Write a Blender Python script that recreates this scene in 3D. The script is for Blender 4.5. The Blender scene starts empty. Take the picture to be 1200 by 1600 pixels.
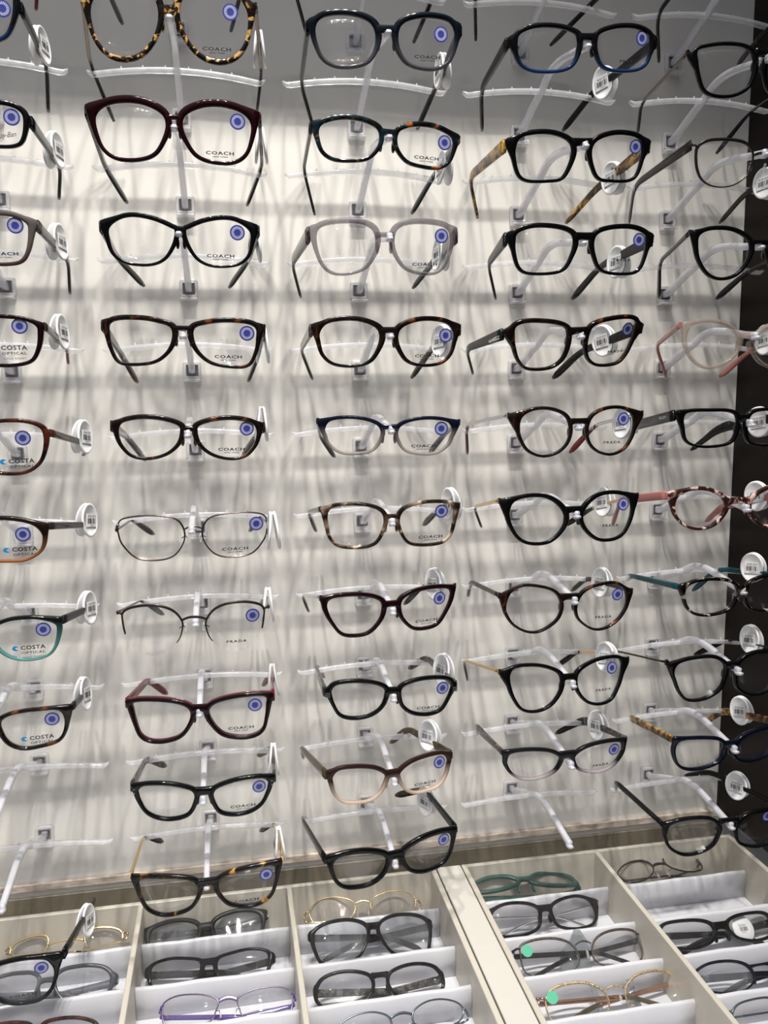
import bpy, math, random
from math import sin, cos, pi, sqrt, atan2, radians, exp
from mathutils import Vector, Matrix

S = bpy.context.scene
COL = S.collection
random.seed(7)

# ------------------------------------------------------------------ camera
PITCH = 0.165                      # column spacing on the wall (m)
ROWP = 0.4675 * PITCH              # row spacing
cam_d = bpy.data.cameras.new('camera')
cam = bpy.data.objects.new('camera', cam_d); COL.objects.link(cam)
cam.rotation_mode = 'XYZ'
cam.location = (-0.8143 * PITCH, -5.1623 * PITCH, 0.3211 * PITCH)
cam.rotation_euler = (1.4306, 0.0104, -0.1848)
cam_d.sensor_fit = 'VERTICAL'; cam_d.sensor_height = 24.0
cam_d.lens = 24.0 * 1314.96 / 1600.0
cam_d.clip_start = 0.01; cam_d.clip_end = 50
S.camera = cam
# ------------------------------------------------------------------ world, lamps, exposure
W = bpy.data.worlds.new('shop_ambient'); S.world = W; W.use_nodes = True
_n = W.node_tree.nodes; _l = W.node_tree.links; _n.clear()
_o = _n.new('ShaderNodeOutputWorld'); _b = _n.new('ShaderNodeBackground'); _r = _n.new('ShaderNodeValToRGB')
_tc = _n.new('ShaderNodeTexCoord'); _sx = _n.new('ShaderNodeSeparateXYZ'); _mr = _n.new('ShaderNodeMapRange')
_l.new(_tc.outputs['Generated'], _sx.inputs[0]); _l.new(_sx.outputs['Z'], _mr.inputs['Value'])
_mr.inputs['From Min'].default_value = -1; _mr.inputs['From Max'].default_value = 1
_l.new(_mr.outputs[0], _r.inputs[0]); _l.new(_r.outputs[0], _b.inputs[0]); _l.new(_b.outputs[0], _o.inputs[0])
_r.color_ramp.elements[0].color = (0.10, 0.095, 0.09, 1); _r.color_ramp.elements[1].color = (1.45, 1.55, 1.80, 1)
e_ = _r.color_ramp.elements.new(0.5); e_.color = (0.16, 0.16, 0.165, 1)
e_ = _r.color_ramp.elements.new(0.72); e_.color = (0.88, 0.93, 1.06, 1)
_b.inputs[1].default_value = 0.41
LAMP_W = 77.0
for i, (lx, ly, lz, w) in enumerate([(-0.32, -0.98, 1.77, 1.0), (-0.15, -0.98, 1.77, 1.0), (0.02, -0.98, 1.77, 1.0), (0.19, -0.98, 1.77, 0.9),
                                     (-0.5, -1.7, 1.9, .10), (-0.3, -1.7, 1.9, .10), (-0.1, -1.7, 1.9, .10), (0.1, -1.7, 1.9, .10)]):
    ld = bpy.data.lights.new('ceiling_spot', 'SPOT'); ld.energy = LAMP_W * w; ld.spot_size = radians(47); ld.spot_blend = 1.0; ld.shadow_soft_size = 0.022
    ld.color = (1.0, 0.965, 0.91)
    lo = bpy.data.objects.new('ceiling_spot', ld); COL.objects.link(lo); lo.location = (lx, ly, lz)
    lo.rotation_euler = (Vector((lx * .5 - .09, 0, -0.60)) - Vector((lx, ly, lz))).to_track_quat('-Z', 'Y').to_euler()
S.view_settings.view_transform = 'Standard'; S.view_settings.look = 'None'
S.view_settings.exposure = 0.0; S.view_settings.gamma = 1.0; S.view_settings.use_curve_mapping = False
S.cycles.transparent_max_bounces = 40
S.cycles.max_bounces = 10

# ------------------------------------------------------------------ helpers
def tag(o, label=None, cat=None, group=None, kind=None):
    if label: o['label'] = label
    if cat: o['category'] = cat
    if group: o['group'] = group
    if kind: o['kind'] = kind
    return o
def empty(name, loc=(0, 0, 0), rot=(0, 0, 0)):
    o = bpy.data.objects.new(name, None); COL.objects.link(o); o.location = loc; o.rotation_euler = rot
    o.empty_display_size = 0.02
    return o
class MB:
    """collects vertices and faces, then links them as one mesh object"""
    def __init__(s): s.v = []; s.f = []; s.m = []; s.sm = []
    def add(s, vs, fs, mi=0, smooth=True):
        b = len(s.v); s.v += [tuple(v) for v in vs]
        for f in fs: s.f.append(tuple(b + i for i in f)); s.m.append(mi); s.sm.append(smooth)
    def box(s, lo, hi, mi=0, bev=0.0):
        (x0, y0, z0), (x1, y1, z1) = lo, hi
        if bev <= 0:
            vs = [(x, y, z) for x in (x0, x1) for y in (y0, y1) for z in (z0, z1)]
            s.add(vs, [(0, 1, 3, 2), (4, 6, 7, 5), (0, 4, 5, 1), (2, 3, 7, 6), (0, 2, 6, 4), (1, 5, 7, 3)], mi, False); return
        b = bev
        def loop(z, k): return [(x0 + k, y0 + k - 0, z), (x1 - k, y0 + k, z), (x1 - k, y1 - k, z), (x0 + k, y1 - k, z)]
        vs = loop(z0, b) + loop(z0 + b, 0) + loop(z1 - b, 0) + loop(z1, b)
        fs = [(3, 2, 1, 0), (12, 13, 14, 15)]
        for r in range(3):
            for i in range(4): fs.append((r * 4 + i, r * 4 + (i + 1) % 4, r * 4 + 4 + (i + 1) % 4, r * 4 + 4 + i))
        s.add(vs, fs, mi, False)
    def sweep(s, rings, mi=0, closed=False, caps=True, smooth=True):
        n = len(rings[0]); b = [v for r in rings for v in r]; fs = []
        R = len(rings)
        for r in range(R if closed else R - 1):
            q = (r + 1) % R
            for i in range(n): fs.append((r * n + i, r * n + (i + 1) % n, q * n + (i + 1) % n, q * n + i))
        if caps and not closed:
            fs.append(tuple(range(n - 1, -1, -1))); fs.append(tuple((R - 1) * n + i for i in range(n)))
        s.add(b, fs, mi, smooth)
    def tube(s, pts, rad, n=8, mi=0, flat=None):
        """round or flattened tube along pts; rad number or list; flat = (side, up) scale"""
        P = [Vector(p) for p in pts]; rings = []
        for i, p in enumerate(P):
            t = (P[min(i + 1, len(P) - 1)] - P[max(i - 1, 0)]).normalized()
            up = Vector((0, 0, 1)) if abs(t.z) < 0.95 else Vector((0, 1, 0))
            sd = t.cross(up).normalized(); up = sd.cross(t).normalized()
            r = rad[i] if isinstance(rad, (list, tuple)) else rad
            a, c = (flat[0], flat[1]) if flat else (1, 1)
            rings.append([p + sd * (r * a * cos(2 * pi * k / n)) + up * (r * c * sin(2 * pi * k / n)) for k in range(n)])
        s.sweep(rings, mi)
    def ball(s, c, r, n=8, m=6, mi=0):
        c = Vector(c); r = r if isinstance(r, (tuple, list)) else (r, r, r); rings = []
        for j in range(1, m):
            a = pi * j / m
            rings.append([c + Vector((r[0] * sin(a) * cos(2 * pi * k / n), r[1] * sin(a) * sin(2 * pi * k / n), r[2] * cos(a))) for k in range(n)])
        s.sweep(rings, mi)
    def mesh(s, name, mats):
        me = bpy.data.meshes.new(name); me.from_pydata(s.v, [], s.f)
        for m in (mats if isinstance(mats, (list, tuple)) else [mats]): me.materials.append(m)
        me.polygons.foreach_set('material_index', s.m); me.polygons.foreach_set('use_smooth', s.sm)
        me.update(); return me
    def build(s, name, mats, parent=None):
        return link(name, s.mesh(name, mats), parent)
def link(name, me, parent=None):
    o = bpy.data.objects.new(name, me); COL.objects.link(o)
    if parent is not None: o.parent = parent
    return o
def catmull(P, n, closed=True):
    out = []; N = len(P); seg = N if closed else N - 1
    for i in range(seg):
        p0, p1, p2, p3 = (P[(i + k - 1) % N] if closed else P[min(max(i + k - 1, 0), N - 1)] for k in range(4))
        for j in range(n):
            t = j / n; t2 = t * t; t3 = t2 * t
            out.append(tuple(0.5 * (2 * b + (c - a) * t + (2 * a - 5 * b + 4 * c - d) * t2 + (3 * b - a - 3 * c + d) * t3) for a, b, c, d in zip(p0, p1, p2, p3)))
    if not closed: out.append(tuple(P[-1]))
    return out

# ------------------------------------------------------------------ materials
def mat(name):
    m = bpy.data.materials.new(name); m.use_nodes = True; n = m.node_tree.nodes; n.clear()
    return m, n, m.node_tree.links, n.new('ShaderNodeOutputMaterial')
def pbr(name, col, rough=0.4, metal=0.0, coat=0.0, bump=None, spec=0.5, noise=None):
    m, n, l, out = mat(name); p = n.new('ShaderNodeBsdfPrincipled')
    p.inputs['Base Color'].default_value = (*col, 1); p.inputs['Roughness'].default_value = rough
    p.inputs['Metallic'].default_value = metal; p.inputs['Coat Weight'].default_value = coat; p.inputs['Specular IOR Level'].default_value = spec
    l.new(p.outputs[0], out.inputs[0])
    tc = n.new('ShaderNodeTexCoord')
    if noise:  # (scale, amount, stretch)
        mp = n.new('ShaderNodeMapping'); mp.inputs['Scale'].default_value = noise[2]
        t = n.new('ShaderNodeTexNoise'); t.inputs['Scale'].default_value = noise[0]; t.inputs['Detail'].default_value = 5
        l.new(tc.outputs['Object'], mp.inputs[0]); l.new(mp.outputs[0], t.inputs['Vector'])
        r = n.new('ShaderNodeValToRGB'); k = noise[1]
        r.color_ramp.elements[0].position = 0.3; r.color_ramp.elements[1].position = 0.7
        r.color_ramp.elements[0].color = (*[c * (1 - k) for c in col], 1); r.color_ramp.elements[1].color = (*[min(1, c * (1 + k)) for c in col], 1)
        l.new(t.outputs['Fac'], r.inputs[0]); l.new(r.outputs[0], p.inputs['Base Color'])
        if bump:
            b = n.new('ShaderNodeBump'); b.inputs['Strength'].default_value = bump; b.inputs['Distance'].default_value = 0.001
            l.new(t.outputs['Fac'], b.inputs['Height']); l.new(b.outputs[0], p.inputs['Normal'])
    return m
def sheer(name, col, alpha, rough=0.03, gloss=1.0, ior=1.5, power=5.0):
    """clear plastic or glass: transparent body + a little milky colour + Fresnel reflection"""
    m, n, l, out = mat(name)
    tr = n.new('ShaderNodeBsdfTransparent'); tr.inputs[0].default_value = (*[0.6 + 0.4 * min(1, c * 1.2) for c in col], 1)
    df = n.new('ShaderNodeBsdfPrincipled'); df.inputs['Base Color'].default_value = (*col, 1); df.inputs['Roughness'].default_value = 0.3
    gl = n.new('ShaderNodeBsdfGlossy'); gl.inputs['Roughness'].default_value = rough; gl.inputs[0].default_value = (gloss, gloss, gloss, 1)
    m1 = n.new('ShaderNodeMixShader'); m2 = n.new('ShaderNodeMixShader'); lw = n.new('ShaderNodeLayerWeight'); lw.inputs[0].default_value = 0.5
    pw = n.new('ShaderNodeMath'); pw.operation = 'POWER'; pw.inputs[1].default_value = power; fr = n.new('ShaderNodeMapRange'); f0 = ((ior - 1) / (ior + 1)) ** 2
    fr.inputs['To Min'].default_value = f0; l.new(lw.outputs['Facing'], pw.inputs[0]); l.new(pw.outputs[0], fr.inputs['Value'])
    m1.inputs[0].default_value = alpha; l.new(tr.outputs[0], m1.inputs[1]); l.new(df.outputs[0], m1.inputs[2])
    l.new(fr.outputs[0], m2.inputs[0]); l.new(m1.outputs[0], m2.inputs[1]); l.new(gl.outputs[0], m2.inputs[2])
    l.new(m2.outputs[0], out.inputs[0])
    return m
def tortoise(name, cols, scale=70, pos=(0.35, 0.5, 0.62), alpha=1.0):
    m, n, l, out = mat(name); p = n.new('ShaderNodeBsdfPrincipled'); p.inputs['Roughness'].default_value = 0.08; p.inputs['Specular IOR Level'].default_value = 0.35
    tc = n.new('ShaderNodeTexCoord'); t = n.new('ShaderNodeTexNoise'); t.inputs['Scale'].default_value = scale; t.inputs['Detail'].default_value = 2.0
    t.inputs['Distortion'].default_value = 0.8
    r = n.new('ShaderNodeValToRGB'); e = r.color_ramp.elements
    e[0].position = pos[0]; e[0].color = (*cols[0], 1); e[1].position = pos[-1]; e[1].color = (*cols[-1], 1)
    if len(cols) > 2: x = e.new(pos[1]); x.color = (*cols[1], 1)
    l.new(tc.outputs['Object'], t.inputs['Vector']); l.new(t.outputs['Fac'], r.inputs[0]); l.new(r.outputs[0], p.inputs['Base Color']); l.new(p.outputs[0], out.inputs[0])
    return m
def fade(name, top, bot, z0, z1, a_top=1.0, a_bot=0.35, tort=None):
    """acetate whose own colour runs from top (z1) to a clearer bottom (z0)"""
    m, n, l, out = mat(name); p = n.new('ShaderNodeBsdfPrincipled'); p.inputs['Roughness'].default_value = 0.07; p.inputs['Specular IOR Level'].default_value = 0.25
    tc = n.new('ShaderNodeTexCoord'); sx = n.new('ShaderNodeSeparateXYZ'); mr = n.new('ShaderNodeMapRange')
    mr.inputs['From Min'].default_value = z0; mr.inputs['From Max'].default_value = z1
    r = n.new('ShaderNodeValToRGB'); r.color_ramp.elements[0].color = (*bot, 1); r.color_ramp.elements[1].color = (*top, 1)
    ra = n.new('ShaderNodeMapRange'); ra.inputs['To Min'].default_value = a_bot; ra.inputs['To Max'].default_value = a_top
    l.new(tc.outputs['Object'], sx.inputs[0]); l.new(sx.outputs['Z'], mr.inputs['Value']); l.new(mr.outputs[0], r.inputs[0]); l.new(mr.outputs[0], ra.inputs['Value'])
    l.new(r.outputs[0], p.inputs['Base Color']); l.new(ra.outputs[0], p.inputs['Alpha']); l.new(p.outputs[0], out.inputs[0])
    return m
M = {}
def A(k, col, **kw): M[k] = pbr(k, col, rough=kw.pop('rough', 0.07), coat=0.1, spec=0.22, **kw)
A('black', (0.003, 0.003, 0.0033)); A('black_soft', (0.009, 0.009, 0.010), rough=0.35)
A('burgundy', (0.011, 0.0014, 0.0026)); A('plum_black', (0.009, 0.002, 0.003)); A('red', (0.16, 0.008, 0.018)); A('dark_red', (0.13, 0.012, 0.016))
A('navy', (0.003, 0.004, 0.011)); A('teal', (0.006, 0.06, 0.075)); A('slate', (0.05, 0.055, 0.065)); A('taupe', (0.09, 0.07, 0.065)); A('charcoal_brown', (0.020, 0.016, 0.014))
A('pink', (0.42, 0.16, 0.14)); A('olive_brown', (0.06, 0.045, 0.02)); A('purple', (0.09, 0.05, 0.21))
M['gunmetal'] = pbr('gunmetal', (0.16, 0.13, 0.11), rough=0.22, metal=1); M['silver'] = pbr('silver', (0.75, 0.75, 0.78), rough=0.15, metal=1)
M['gold'] = pbr('gold', (0.83, 0.62, 0.33), rough=0.2, metal=1); M['rose_gold'] = pbr('rose_gold', (0.62, 0.36, 0.24), rough=0.22, metal=1)
M['bronze_black'] = pbr('bronze_black', (0.03, 0.022, 0.018), rough=0.22, metal=0.6, coat=.4); M['violet_metal'] = pbr('violet_metal', (0.16, 0.13, 0.20), rough=0.25, metal=.8)
M['steel_blue'] = pbr('steel_blue', (0.12, 0.15, 0.18), rough=0.25, metal=.8)
M['studded_steel'] = pbr('studded_steel', (0.14, 0.11, 0.10), rough=0.3, metal=1, noise=(900, .7, (1, 1, 1)), bump=1.0)
M['studded_gold'] = pbr('studded_gold', (0.62, 0.48, 0.28), rough=0.3, metal=1, noise=(900, .6, (1, 1, 1)), bump=1.0)
BK = (0.0045, 0.0032, 0.003)
M['tort_dark'] = tortoise('tort_dark', [BK, (0.012, 0.006, 0.004), (0.14, 0.038, 0.009)], 75, (0.45, 0.60, 0.74))
M['tort_red'] = tortoise('tort_red', [BK, (0.04, 0.01, 0.007), (0.075, 0.016, 0.008)], 90, (0.38, 0.5, 0.68))
M['tort_gold'] = tortoise('tort_gold', [BK, (0.02, 0.01, 0.004), (0.50, 0.26, 0.05)], 70, (0.5, 0.62, 0.74))
M['tort_leopard'] = tortoise('tort_leopard', [(0.008, 0.006, 0.005), (0.03, 0.012, 0.006), (0.50, 0.30, 0.10)], 170, (0.47, 0.54, 0.60))
M['tort_yellow'] = tortoise('tort_yellow', [(0.02, 0.01, 0.006), (0.15, 0.07, 0.018), (0.52, 0.31, 0.07)], 90, (0.38, 0.5, 0.62))
M['tort_teal'] = tortoise('tort_teal', [BK, (0.005, 0.02, 0.027), (0.36, 0.10, 0.02)], 85, (0.45, 0.60, 0.72))
M['tort_blond'] = tortoise('tort_blond', [(0.012, 0.008, 0.006), (0.10, 0.06, 0.035), (0.44, 0.34, 0.25)], 66, (0.48, 0.56, 0.64))
M['tort_pink'] = tortoise('tort_pink', [(0.03, 0.01, 0.008), (0.10, 0.05, 0.04), (0.66, 0.44, 0.40)], 110, (0.46, 0.52, 0.58))
M['tort_ash'] = tortoise('tort_ash', [BK, (0.02, 0.016, 0.013), (0.34, 0.29, 0.26)], 110, (0.5, 0.56, 0.62))
M['mottled_grey'] = tortoise('mottled_grey', [(0.012, 0.010, 0.009), (0.05, 0.045, 0.04), (0.11, 0.10, 0.095)], 200, (0.35, 0.5, 0.65))
M['crystal_grey'] = sheer('crystal_grey', (0.20, 0.175, 0.19), 0.32, ior=1.5); M['crystal_smoke'] = sheer('crystal_smoke', (0.10, 0.10, 0.12), 0.7)
M['crystal_beige'] = sheer('crystal_beige', (0.52, 0.44, 0.38), 0.26); M['crystal_green'] = sheer('crystal_green', (0.02, 0.085, 0.07), 0.8)
M['fade_blue_grey'] = fade('fade_blue_grey', (0.004, 0.006, 0.010), (0.07, 0.07, 0.085), -0.03, -0.005, 1, .75)
M['fade_navy_beige'] = fade('fade_navy_beige', (0.004, 0.005, 0.016), (0.30, 0.26, 0.23), -0.02, 0.0, 1, .6)
M['fade_brown_clear'] = fade('fade_brown_clear', (0.022, 0.010, 0.008), (0.66, 0.50, 0.38), -0.018, 0.0, 1, .55)
M['fade_black_clear'] = fade('fade_black_clear', (0.006, 0.006, 0.007), (0.42, 0.36, 0.38), -0.021, -0.013, 1, .55)
M['fade_black_blue'] = fade('fade_black_blue', (0.005, 0.005, 0.006), (0.012, 0.035, 0.12), -0.026, -0.012, 1, .95)
M['fade_tort_amber'] = fade('fade_tort_amber', (0.012, 0.006, 0.004), (0.28, 0.10, 0.032), -0.026, -0.006, 1, .9)
M['fade_black_teal'] = fade('fade_black_teal', (0.005, 0.006, 0.006), (0.06, 0.22, 0.21), -0.02, 0.0, 1, .8)
M['fade_grey_brown'] = fade('fade_grey_brown', (0.10, 0.085, 0.08), (0.06, 0.03, 0.025), -0.026, -0.012, 1, 1)
M['lens'] = sheer('lens', (0.9, 0.92, 0.92), 0.004, rough=0.01, ior=1.5)
M['lens_dusty'] = sheer('lens_dusty', (0.8, 0.82, 0.85), 0.05, rough=0.02, ior=1.7)
M['acrylic'] = sheer('acrylic', (0.93, 0.93, 0.97), 0.30, rough=0.08, ior=1.49)
M['acrylic_frost'] = sheer('acrylic_frost', (0.80, 0.80, 0.86), 0.55, rough=0.25, ior=1.49)
M['nose_silicone'] = sheer('nose_silicone', (0.9, 0.88, 0.84), 0.25, rough=0.1)
M['white_plastic'] = pbr('white_plastic', (0.86, 0.86, 0.87), rough=0.3); M['label_white'] = pbr('label_white', (0.80, 0.80, 0.80), rough=0.5)
M['ink'] = pbr('ink', (0.02, 0.02, 0.025), rough=0.5); M['sticker_blue'] = pbr('sticker_blue', (0.035, 0.045, 0.27), rough=0.4); M['sticker_white'] = pbr('sticker_white', (0.75, 0.77, 0.85), rough=0.4)
M['logo_blue'] = pbr('logo_blue', (0.02, 0.25, 0.55), rough=0.4); M['mint'] = pbr('mint', (0.08, 0.46, 0.28), rough=0.5); M['print_white'] = pbr('print_white', (0.7, 0.7, 0.7), rough=0.5)
M['wall'] = pbr('wall', (0.735, 0.712, 0.662), rough=0.6, noise=(7, .03, (1, 1, .35)), bump=0.05)
M['dark_laminate'] = pbr('dark_laminate', (0.010, 0.0065, 0.005), rough=0.45, noise=(6, .25, (1, 1, 8)), spec=.15)
M['stone'] = pbr('stone', (0.50, 0.42, 0.35), rough=0.6, noise=(160, .45, (.35, 1, 1)), bump=.3)
M['case_cream'] = pbr('case_cream', (0.56, 0.52, 0.44), rough=0.4, noise=(14, .06, (1, .3, 1))); M['shade_olive'] = pbr('shade_olive', (0.17, 0.145, 0.10), rough=0.5, noise=(30, .15, (.3, 1, 1)))
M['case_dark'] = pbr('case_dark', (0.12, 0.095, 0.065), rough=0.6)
M['rail_white'] = pbr('rail_white', (0.60, 0.575, 0.52), rough=0.35)
M['satin'] = pbr('satin', (0.64, 0.64, 0.675), rough=0.38, noise=(9, .05, (1, 1, 1)), bump=.08)
M['metal_socket'] = pbr('metal_socket', (0.30, 0.28, 0.27), rough=0.35, metal=.8)
M['counter_glass'] = sheer('counter_glass', (0.9, 0.9, 0.87), 0.004, rough=0.015, ior=1.22, power=5.8)
M['glass_edge'] = sheer('glass_edge', (0.25, 0.36, 0.32), 0.6)
# ------------------------------------------------------------------ the setting
def slab(name, lo, hi, m, label=None, kind='structure', bev=0):
    b = MB(); b.box(lo, hi, bev=bev); o = b.build(name, m); o['kind'] = kind
    if label: o['label'] = label
    return o
slab('wall_back', (-1.3, 0, -0.75), (0.44, 0.03, 1.0), M['wall'])
slab('wall_right', (0.4205, -1.3, -0.4395), (0.46, -0.0005, 1.0), M['dark_laminate'])
slab('baseboard_back', (-1.3, -0.004, -0.4466), (0.4200, -0.0002, -0.4382), M['stone'], bev=0.0008)
slab('trim_1', (-1.3, -0.33, 0.80), (0.4200, -0.30, 1.0), M['wall'])       # light valance above the display
slab('floor', (-2.2, -3.0, -1.35), (1.2, 0.03, -1.30), M['case_dark'])
# ------------------------------------------------------------------ display case under the wall
TOP, GB = -0.4472, -0.4535
t = empty('glass_counter_top', (-0.2, -0.3, GB))
tag(t, 'clear glass sheet covering the trays below the eyeglasses wall', 'glass')
b = MB(); b.box((-1.05, -0.349, 0.0), (0.618, 0.2948, TOP - GB)); b.build('glass_sheet', M['counter_glass'], t)
case = empty('display_case', (-0.2, -0.3, -1.3)); tag(case, 'cream display case carrying the trays under the glass top', 'display case')
def cpart(name, lo, hi, m, bev=0.0006, parent=None):
    c = parent or case; L = c.location
    b = MB(); b.box([a - q for a, q in zip(lo, L)], [a - q for a, q in zip(hi, L)], bev=bev); return b.build(name, m, c)
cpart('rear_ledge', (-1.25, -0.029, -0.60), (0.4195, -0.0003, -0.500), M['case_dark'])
cpart('rear_shade_panel', (-1.25, -0.0026, -0.4998), (0.4195, -0.0003, -0.4537), M['shade_olive'])  # added dark panel; its colour stands in for shade and reflection below the glass
cpart('case_body', (-1.25, -0.62, -1.3), (0.4195, -0.001, -0.602), M['case_cream'])
cpart('case_base', (-1.25, -0.62, -0.600), (0.4195, -0.030, -0.512), M['case_cream'])
cpart('centre_rail', (0.0715, -0.62, -0.511), (0.0975, -0.031, -0.4537), M['rail_white'])
def tray(name, label, x0, x1, divs, y_front=-0.60):
    t = empty(name, ((x0 + x1) / 2, -0.3, -0.511)); tag(t, label, 'tray', 'compartment trays in the display case')
    z0, z1 = -0.5108, -0.4541
    cpart('tray_floor', (x0, y_front, z0), (x1, -0.0305, z0 + .005), M['satin'], parent=t)
    cpart('rear_wall', (x0, -0.0352, z0 + .0052), (x1, -0.0302, z1), M['case_cream'], parent=t)
    cpart('side_wall', (x0, y_front, z0 + .0052), (x0 + .0055, -0.0354, z1), M['case_cream'], parent=t)
    cpart('side_wall', (x1 - .0055, y_front, z0 + .0052), (x1, -0.0354, z1), M['case_cream'], parent=t)
    xs = [x0 + .0055] + [d for d in divs] + [x1 - .0055]
    for d in divs: cpart('divider', (d - .0025, y_front, z0 + .0052), (d + .0025, -0.0354, z1), M['case_cream'], parent=t)
    for i in range(len(xs) - 1):
        a = xs[i] + (.0028 if i else .0003); c = xs[i + 1] - (.0028 if i < len(xs) - 2 else .0003)
        for y in RIDGE:
            # folded satin step: upright face towards the viewer, softly rounded top, short back slope
            prof = [(-.0004, z0 + .0053), (-.0010, -0.488), (-.0004, -0.4775), (.0010, -0.4755), (.0028, -0.4752), (.0042, -0.477), (.0052, -0.489), (.0056, z0 + .0053)]
            n = 9; rings = []
            for k in range(n):
                x = a + (c - a) * k / (n - 1); sag = .0005 * sin(k * 1.9 + y * 90 + i)
                rings.append([(x - t.location.x, y + py - t.location.y, pz + (sag if pz > -.48 else 0) - t.location.z) for py, pz in prof])
            b = MB(); b.sweep(rings); b.build('satin_step', M['satin'], t)
    return t
RIDGE = [-.0720, -.1330, -.1885, -.2435, -.2985]
tray('compartment_tray', 'left cream tray with three satin-stepped compartments of eyeglasses under glass', -0.3880, 0.0700, [-0.2360, -0.0875])
tray('compartment_tray', 'right cream tray with two satin-stepped compartments beside the dark side wall', 0.0990, 0.4190, [0.2535])

# ------------------------------------------------------------------ acrylic holders
COLN = {'A': 'far left', 'B': 'second', 'C': 'middle', 'D': 'fourth', 'E': 'rightmost'}
ORD = ['topmost', 'first', 'second', 'third', 'fourth', 'fifth', 'sixth', 'seventh', 'eighth', 'ninth', 'tenth']
ARM = [(0, -.002, 0), (0, -.012, .0015), (0, -.030, .009), (0, -.050, .017), (0, -.0625, .0212), (0, -.080, .0290), (0, -.098, .0315), (0, -.118, .0300), (0, -.140, .0262), (0, -.158, .0236), (0, -.1655, .0232)]
def rrect(w, h, r, n=3):
    out = []
    for cx, cy, a0 in ((w - r, h - r, 0), (-w + r, h - r, 90), (-w + r, -h + r, 180), (w - r, -h + r, 270)):
        for k in range(n + 1):
            a = radians(a0 + 90 * k / n); out.append((cx + r * cos(a), cy + r * sin(a)))
    return out
def holder_meshes():
    R = {}
    b = MB()   # clip: rounded square frame plate on the wall with a deeper lower lip
    o = rrect(.0088, .0088, .0025); i = rrect(.0058, .0058, .0012)
    ring = lambda P, y, dz=0: [(x, y, z + dz) for x, z in P]
    rings = [ring(o, -.0006), ring(o, -.0040), ring([(x * .95, z * .95) for x, z in o], -.0050), ring([(x * 1.03, z * 1.03) for x, z in i], -.0050), ring(i, -.0042), ring(i, -.0006)]
    b.sweep(rings, closed=True, caps=False)
    b.box((-.0080, -.0105, -.0115), (.0080, -.0006, -.0090), bev=.0008)
    R['mounting_clip'] = b.mesh('mounting_clip', M['acrylic'])
    b = MB(); b.box((-.0056, -.0016, -.0056), (.0056, -.0006, .0056)); b.add([(-.0056, -.0016, .0056), (.0056, -.0016, .0056), (.0056, -.0046, .0048), (-.0056, -.0046, .0048)], [(0, 1, 2, 3)], 0, False)
    R['socket_plate'] = b.mesh('socket_plate', M['metal_socket'])
    b = MB(); P = catmull(ARM, 4, False); rings = []
    for k, p in enumerate(P):
        f = k / (len(P) - 1); w = .0030 - .0006 * f; h = .0036 - .0006 * f
        q = P[min(k + 1, len(P) - 1)]; q0 = P[max(k - 1, 0)]; tx = Vector(q) - Vector(q0); tx.normalize(); up = Vector((1, 0, 0)).cross(tx); up = up if up.z > 0 else -up
        rings.append([Vector(p) + Vector((x, 0, 0)) + up * z for x, z in rrect(w, h, .0010, 1)])
    b.sweep(rings)
    R['arm'] = b.mesh('arm', M['acrylic_frost'])
    b = MB(); rings = []; n = 41   # crossbar: shallow arch with lips curling up at both ends
    for k in range(n):
        u = -1 + 2 * k / (n - 1); x = u * .0748; z = .0207 - .0066 * u * u
        e = max(0, abs(x) - .0685); z += 80 * e * e
        h = .0023 if abs(u) < .93 else .0023 - .0011 * (abs(u) - .93) / .07
        y = -.0625 + .0030 * u * u
        rings.append([(x, y + a, z + c) for a, c in rrect(.0025, h, .0006, 1)])
    b.sweep(rings)
    for u in (-.62, -.38, -.13, .13, .38, .62):  # small stops on the rail
        x = u * .0748; z = .0207 - .0066 * u * u + .0022
        b.sweep([[(x + dx * s, -.0625 + .0030 * u * u + dy * s, z + dz) for dx, dy in ((-.0007, -.0008), (.0007, -.0008), (.0007, .0008), (-.0007, .0008))] for s, dz in ((1.4, -.0003), (.5, .0022))])
    R['crossbar'] = b.mesh('crossbar', M['acrylic'])
    b = MB()  # nose rest: pinched saddle at the arm's end
    rings = []
    for k in range(7):
        f = k / 6; y = -.1600 - .0090 * f; w = .0030 - .0008 * abs(f - .5) * 2; h = .0020 - .0006 * f
        rings.append([(x, y, 0.0214 + z - .0008 * sin(pi * f)) for x, z in rrect(w, h, .0009, 1)])
    b.sweep(rings)
    R['nose_rest'] = b.mesh('nose_rest', M['acrylic_frost'])
    return R
HM = holder_meshes()
EMPTY = {('A', 9), ('A', 10), ('D', 10)}
for ci, c in enumerate('ABCDE'):
    for r in range(11):
        if c == 'A' and r == 0: pass
        h = empty('eyewear_holder', ((ci - 2) * PITCH, 0, -(r - 5) * ROWP))
        if r == 0: lab = 'clear acrylic eyewear holder at the very top of the %s column' % COLN[c]
        elif (c, r) in EMPTY: lab = 'empty clear acrylic eyewear holder, %s in the %s column' % ('lowest' if r == 10 else 'second from the bottom', COLN[c])
        else: lab = 'clear acrylic holder carrying the %s pair down in the %s column' % (ORD[r], COLN[c])
        tag(h, lab, 'eyewear holder', 'clear acrylic eyewear holders on the wall')
        cl = link('mounting_clip', HM['mounting_clip'], h); link('socket_plate', HM['socket_plate'], cl)
        for k in ('arm', 'crossbar', 'nose_rest'): link(k, HM[k], h)

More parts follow.
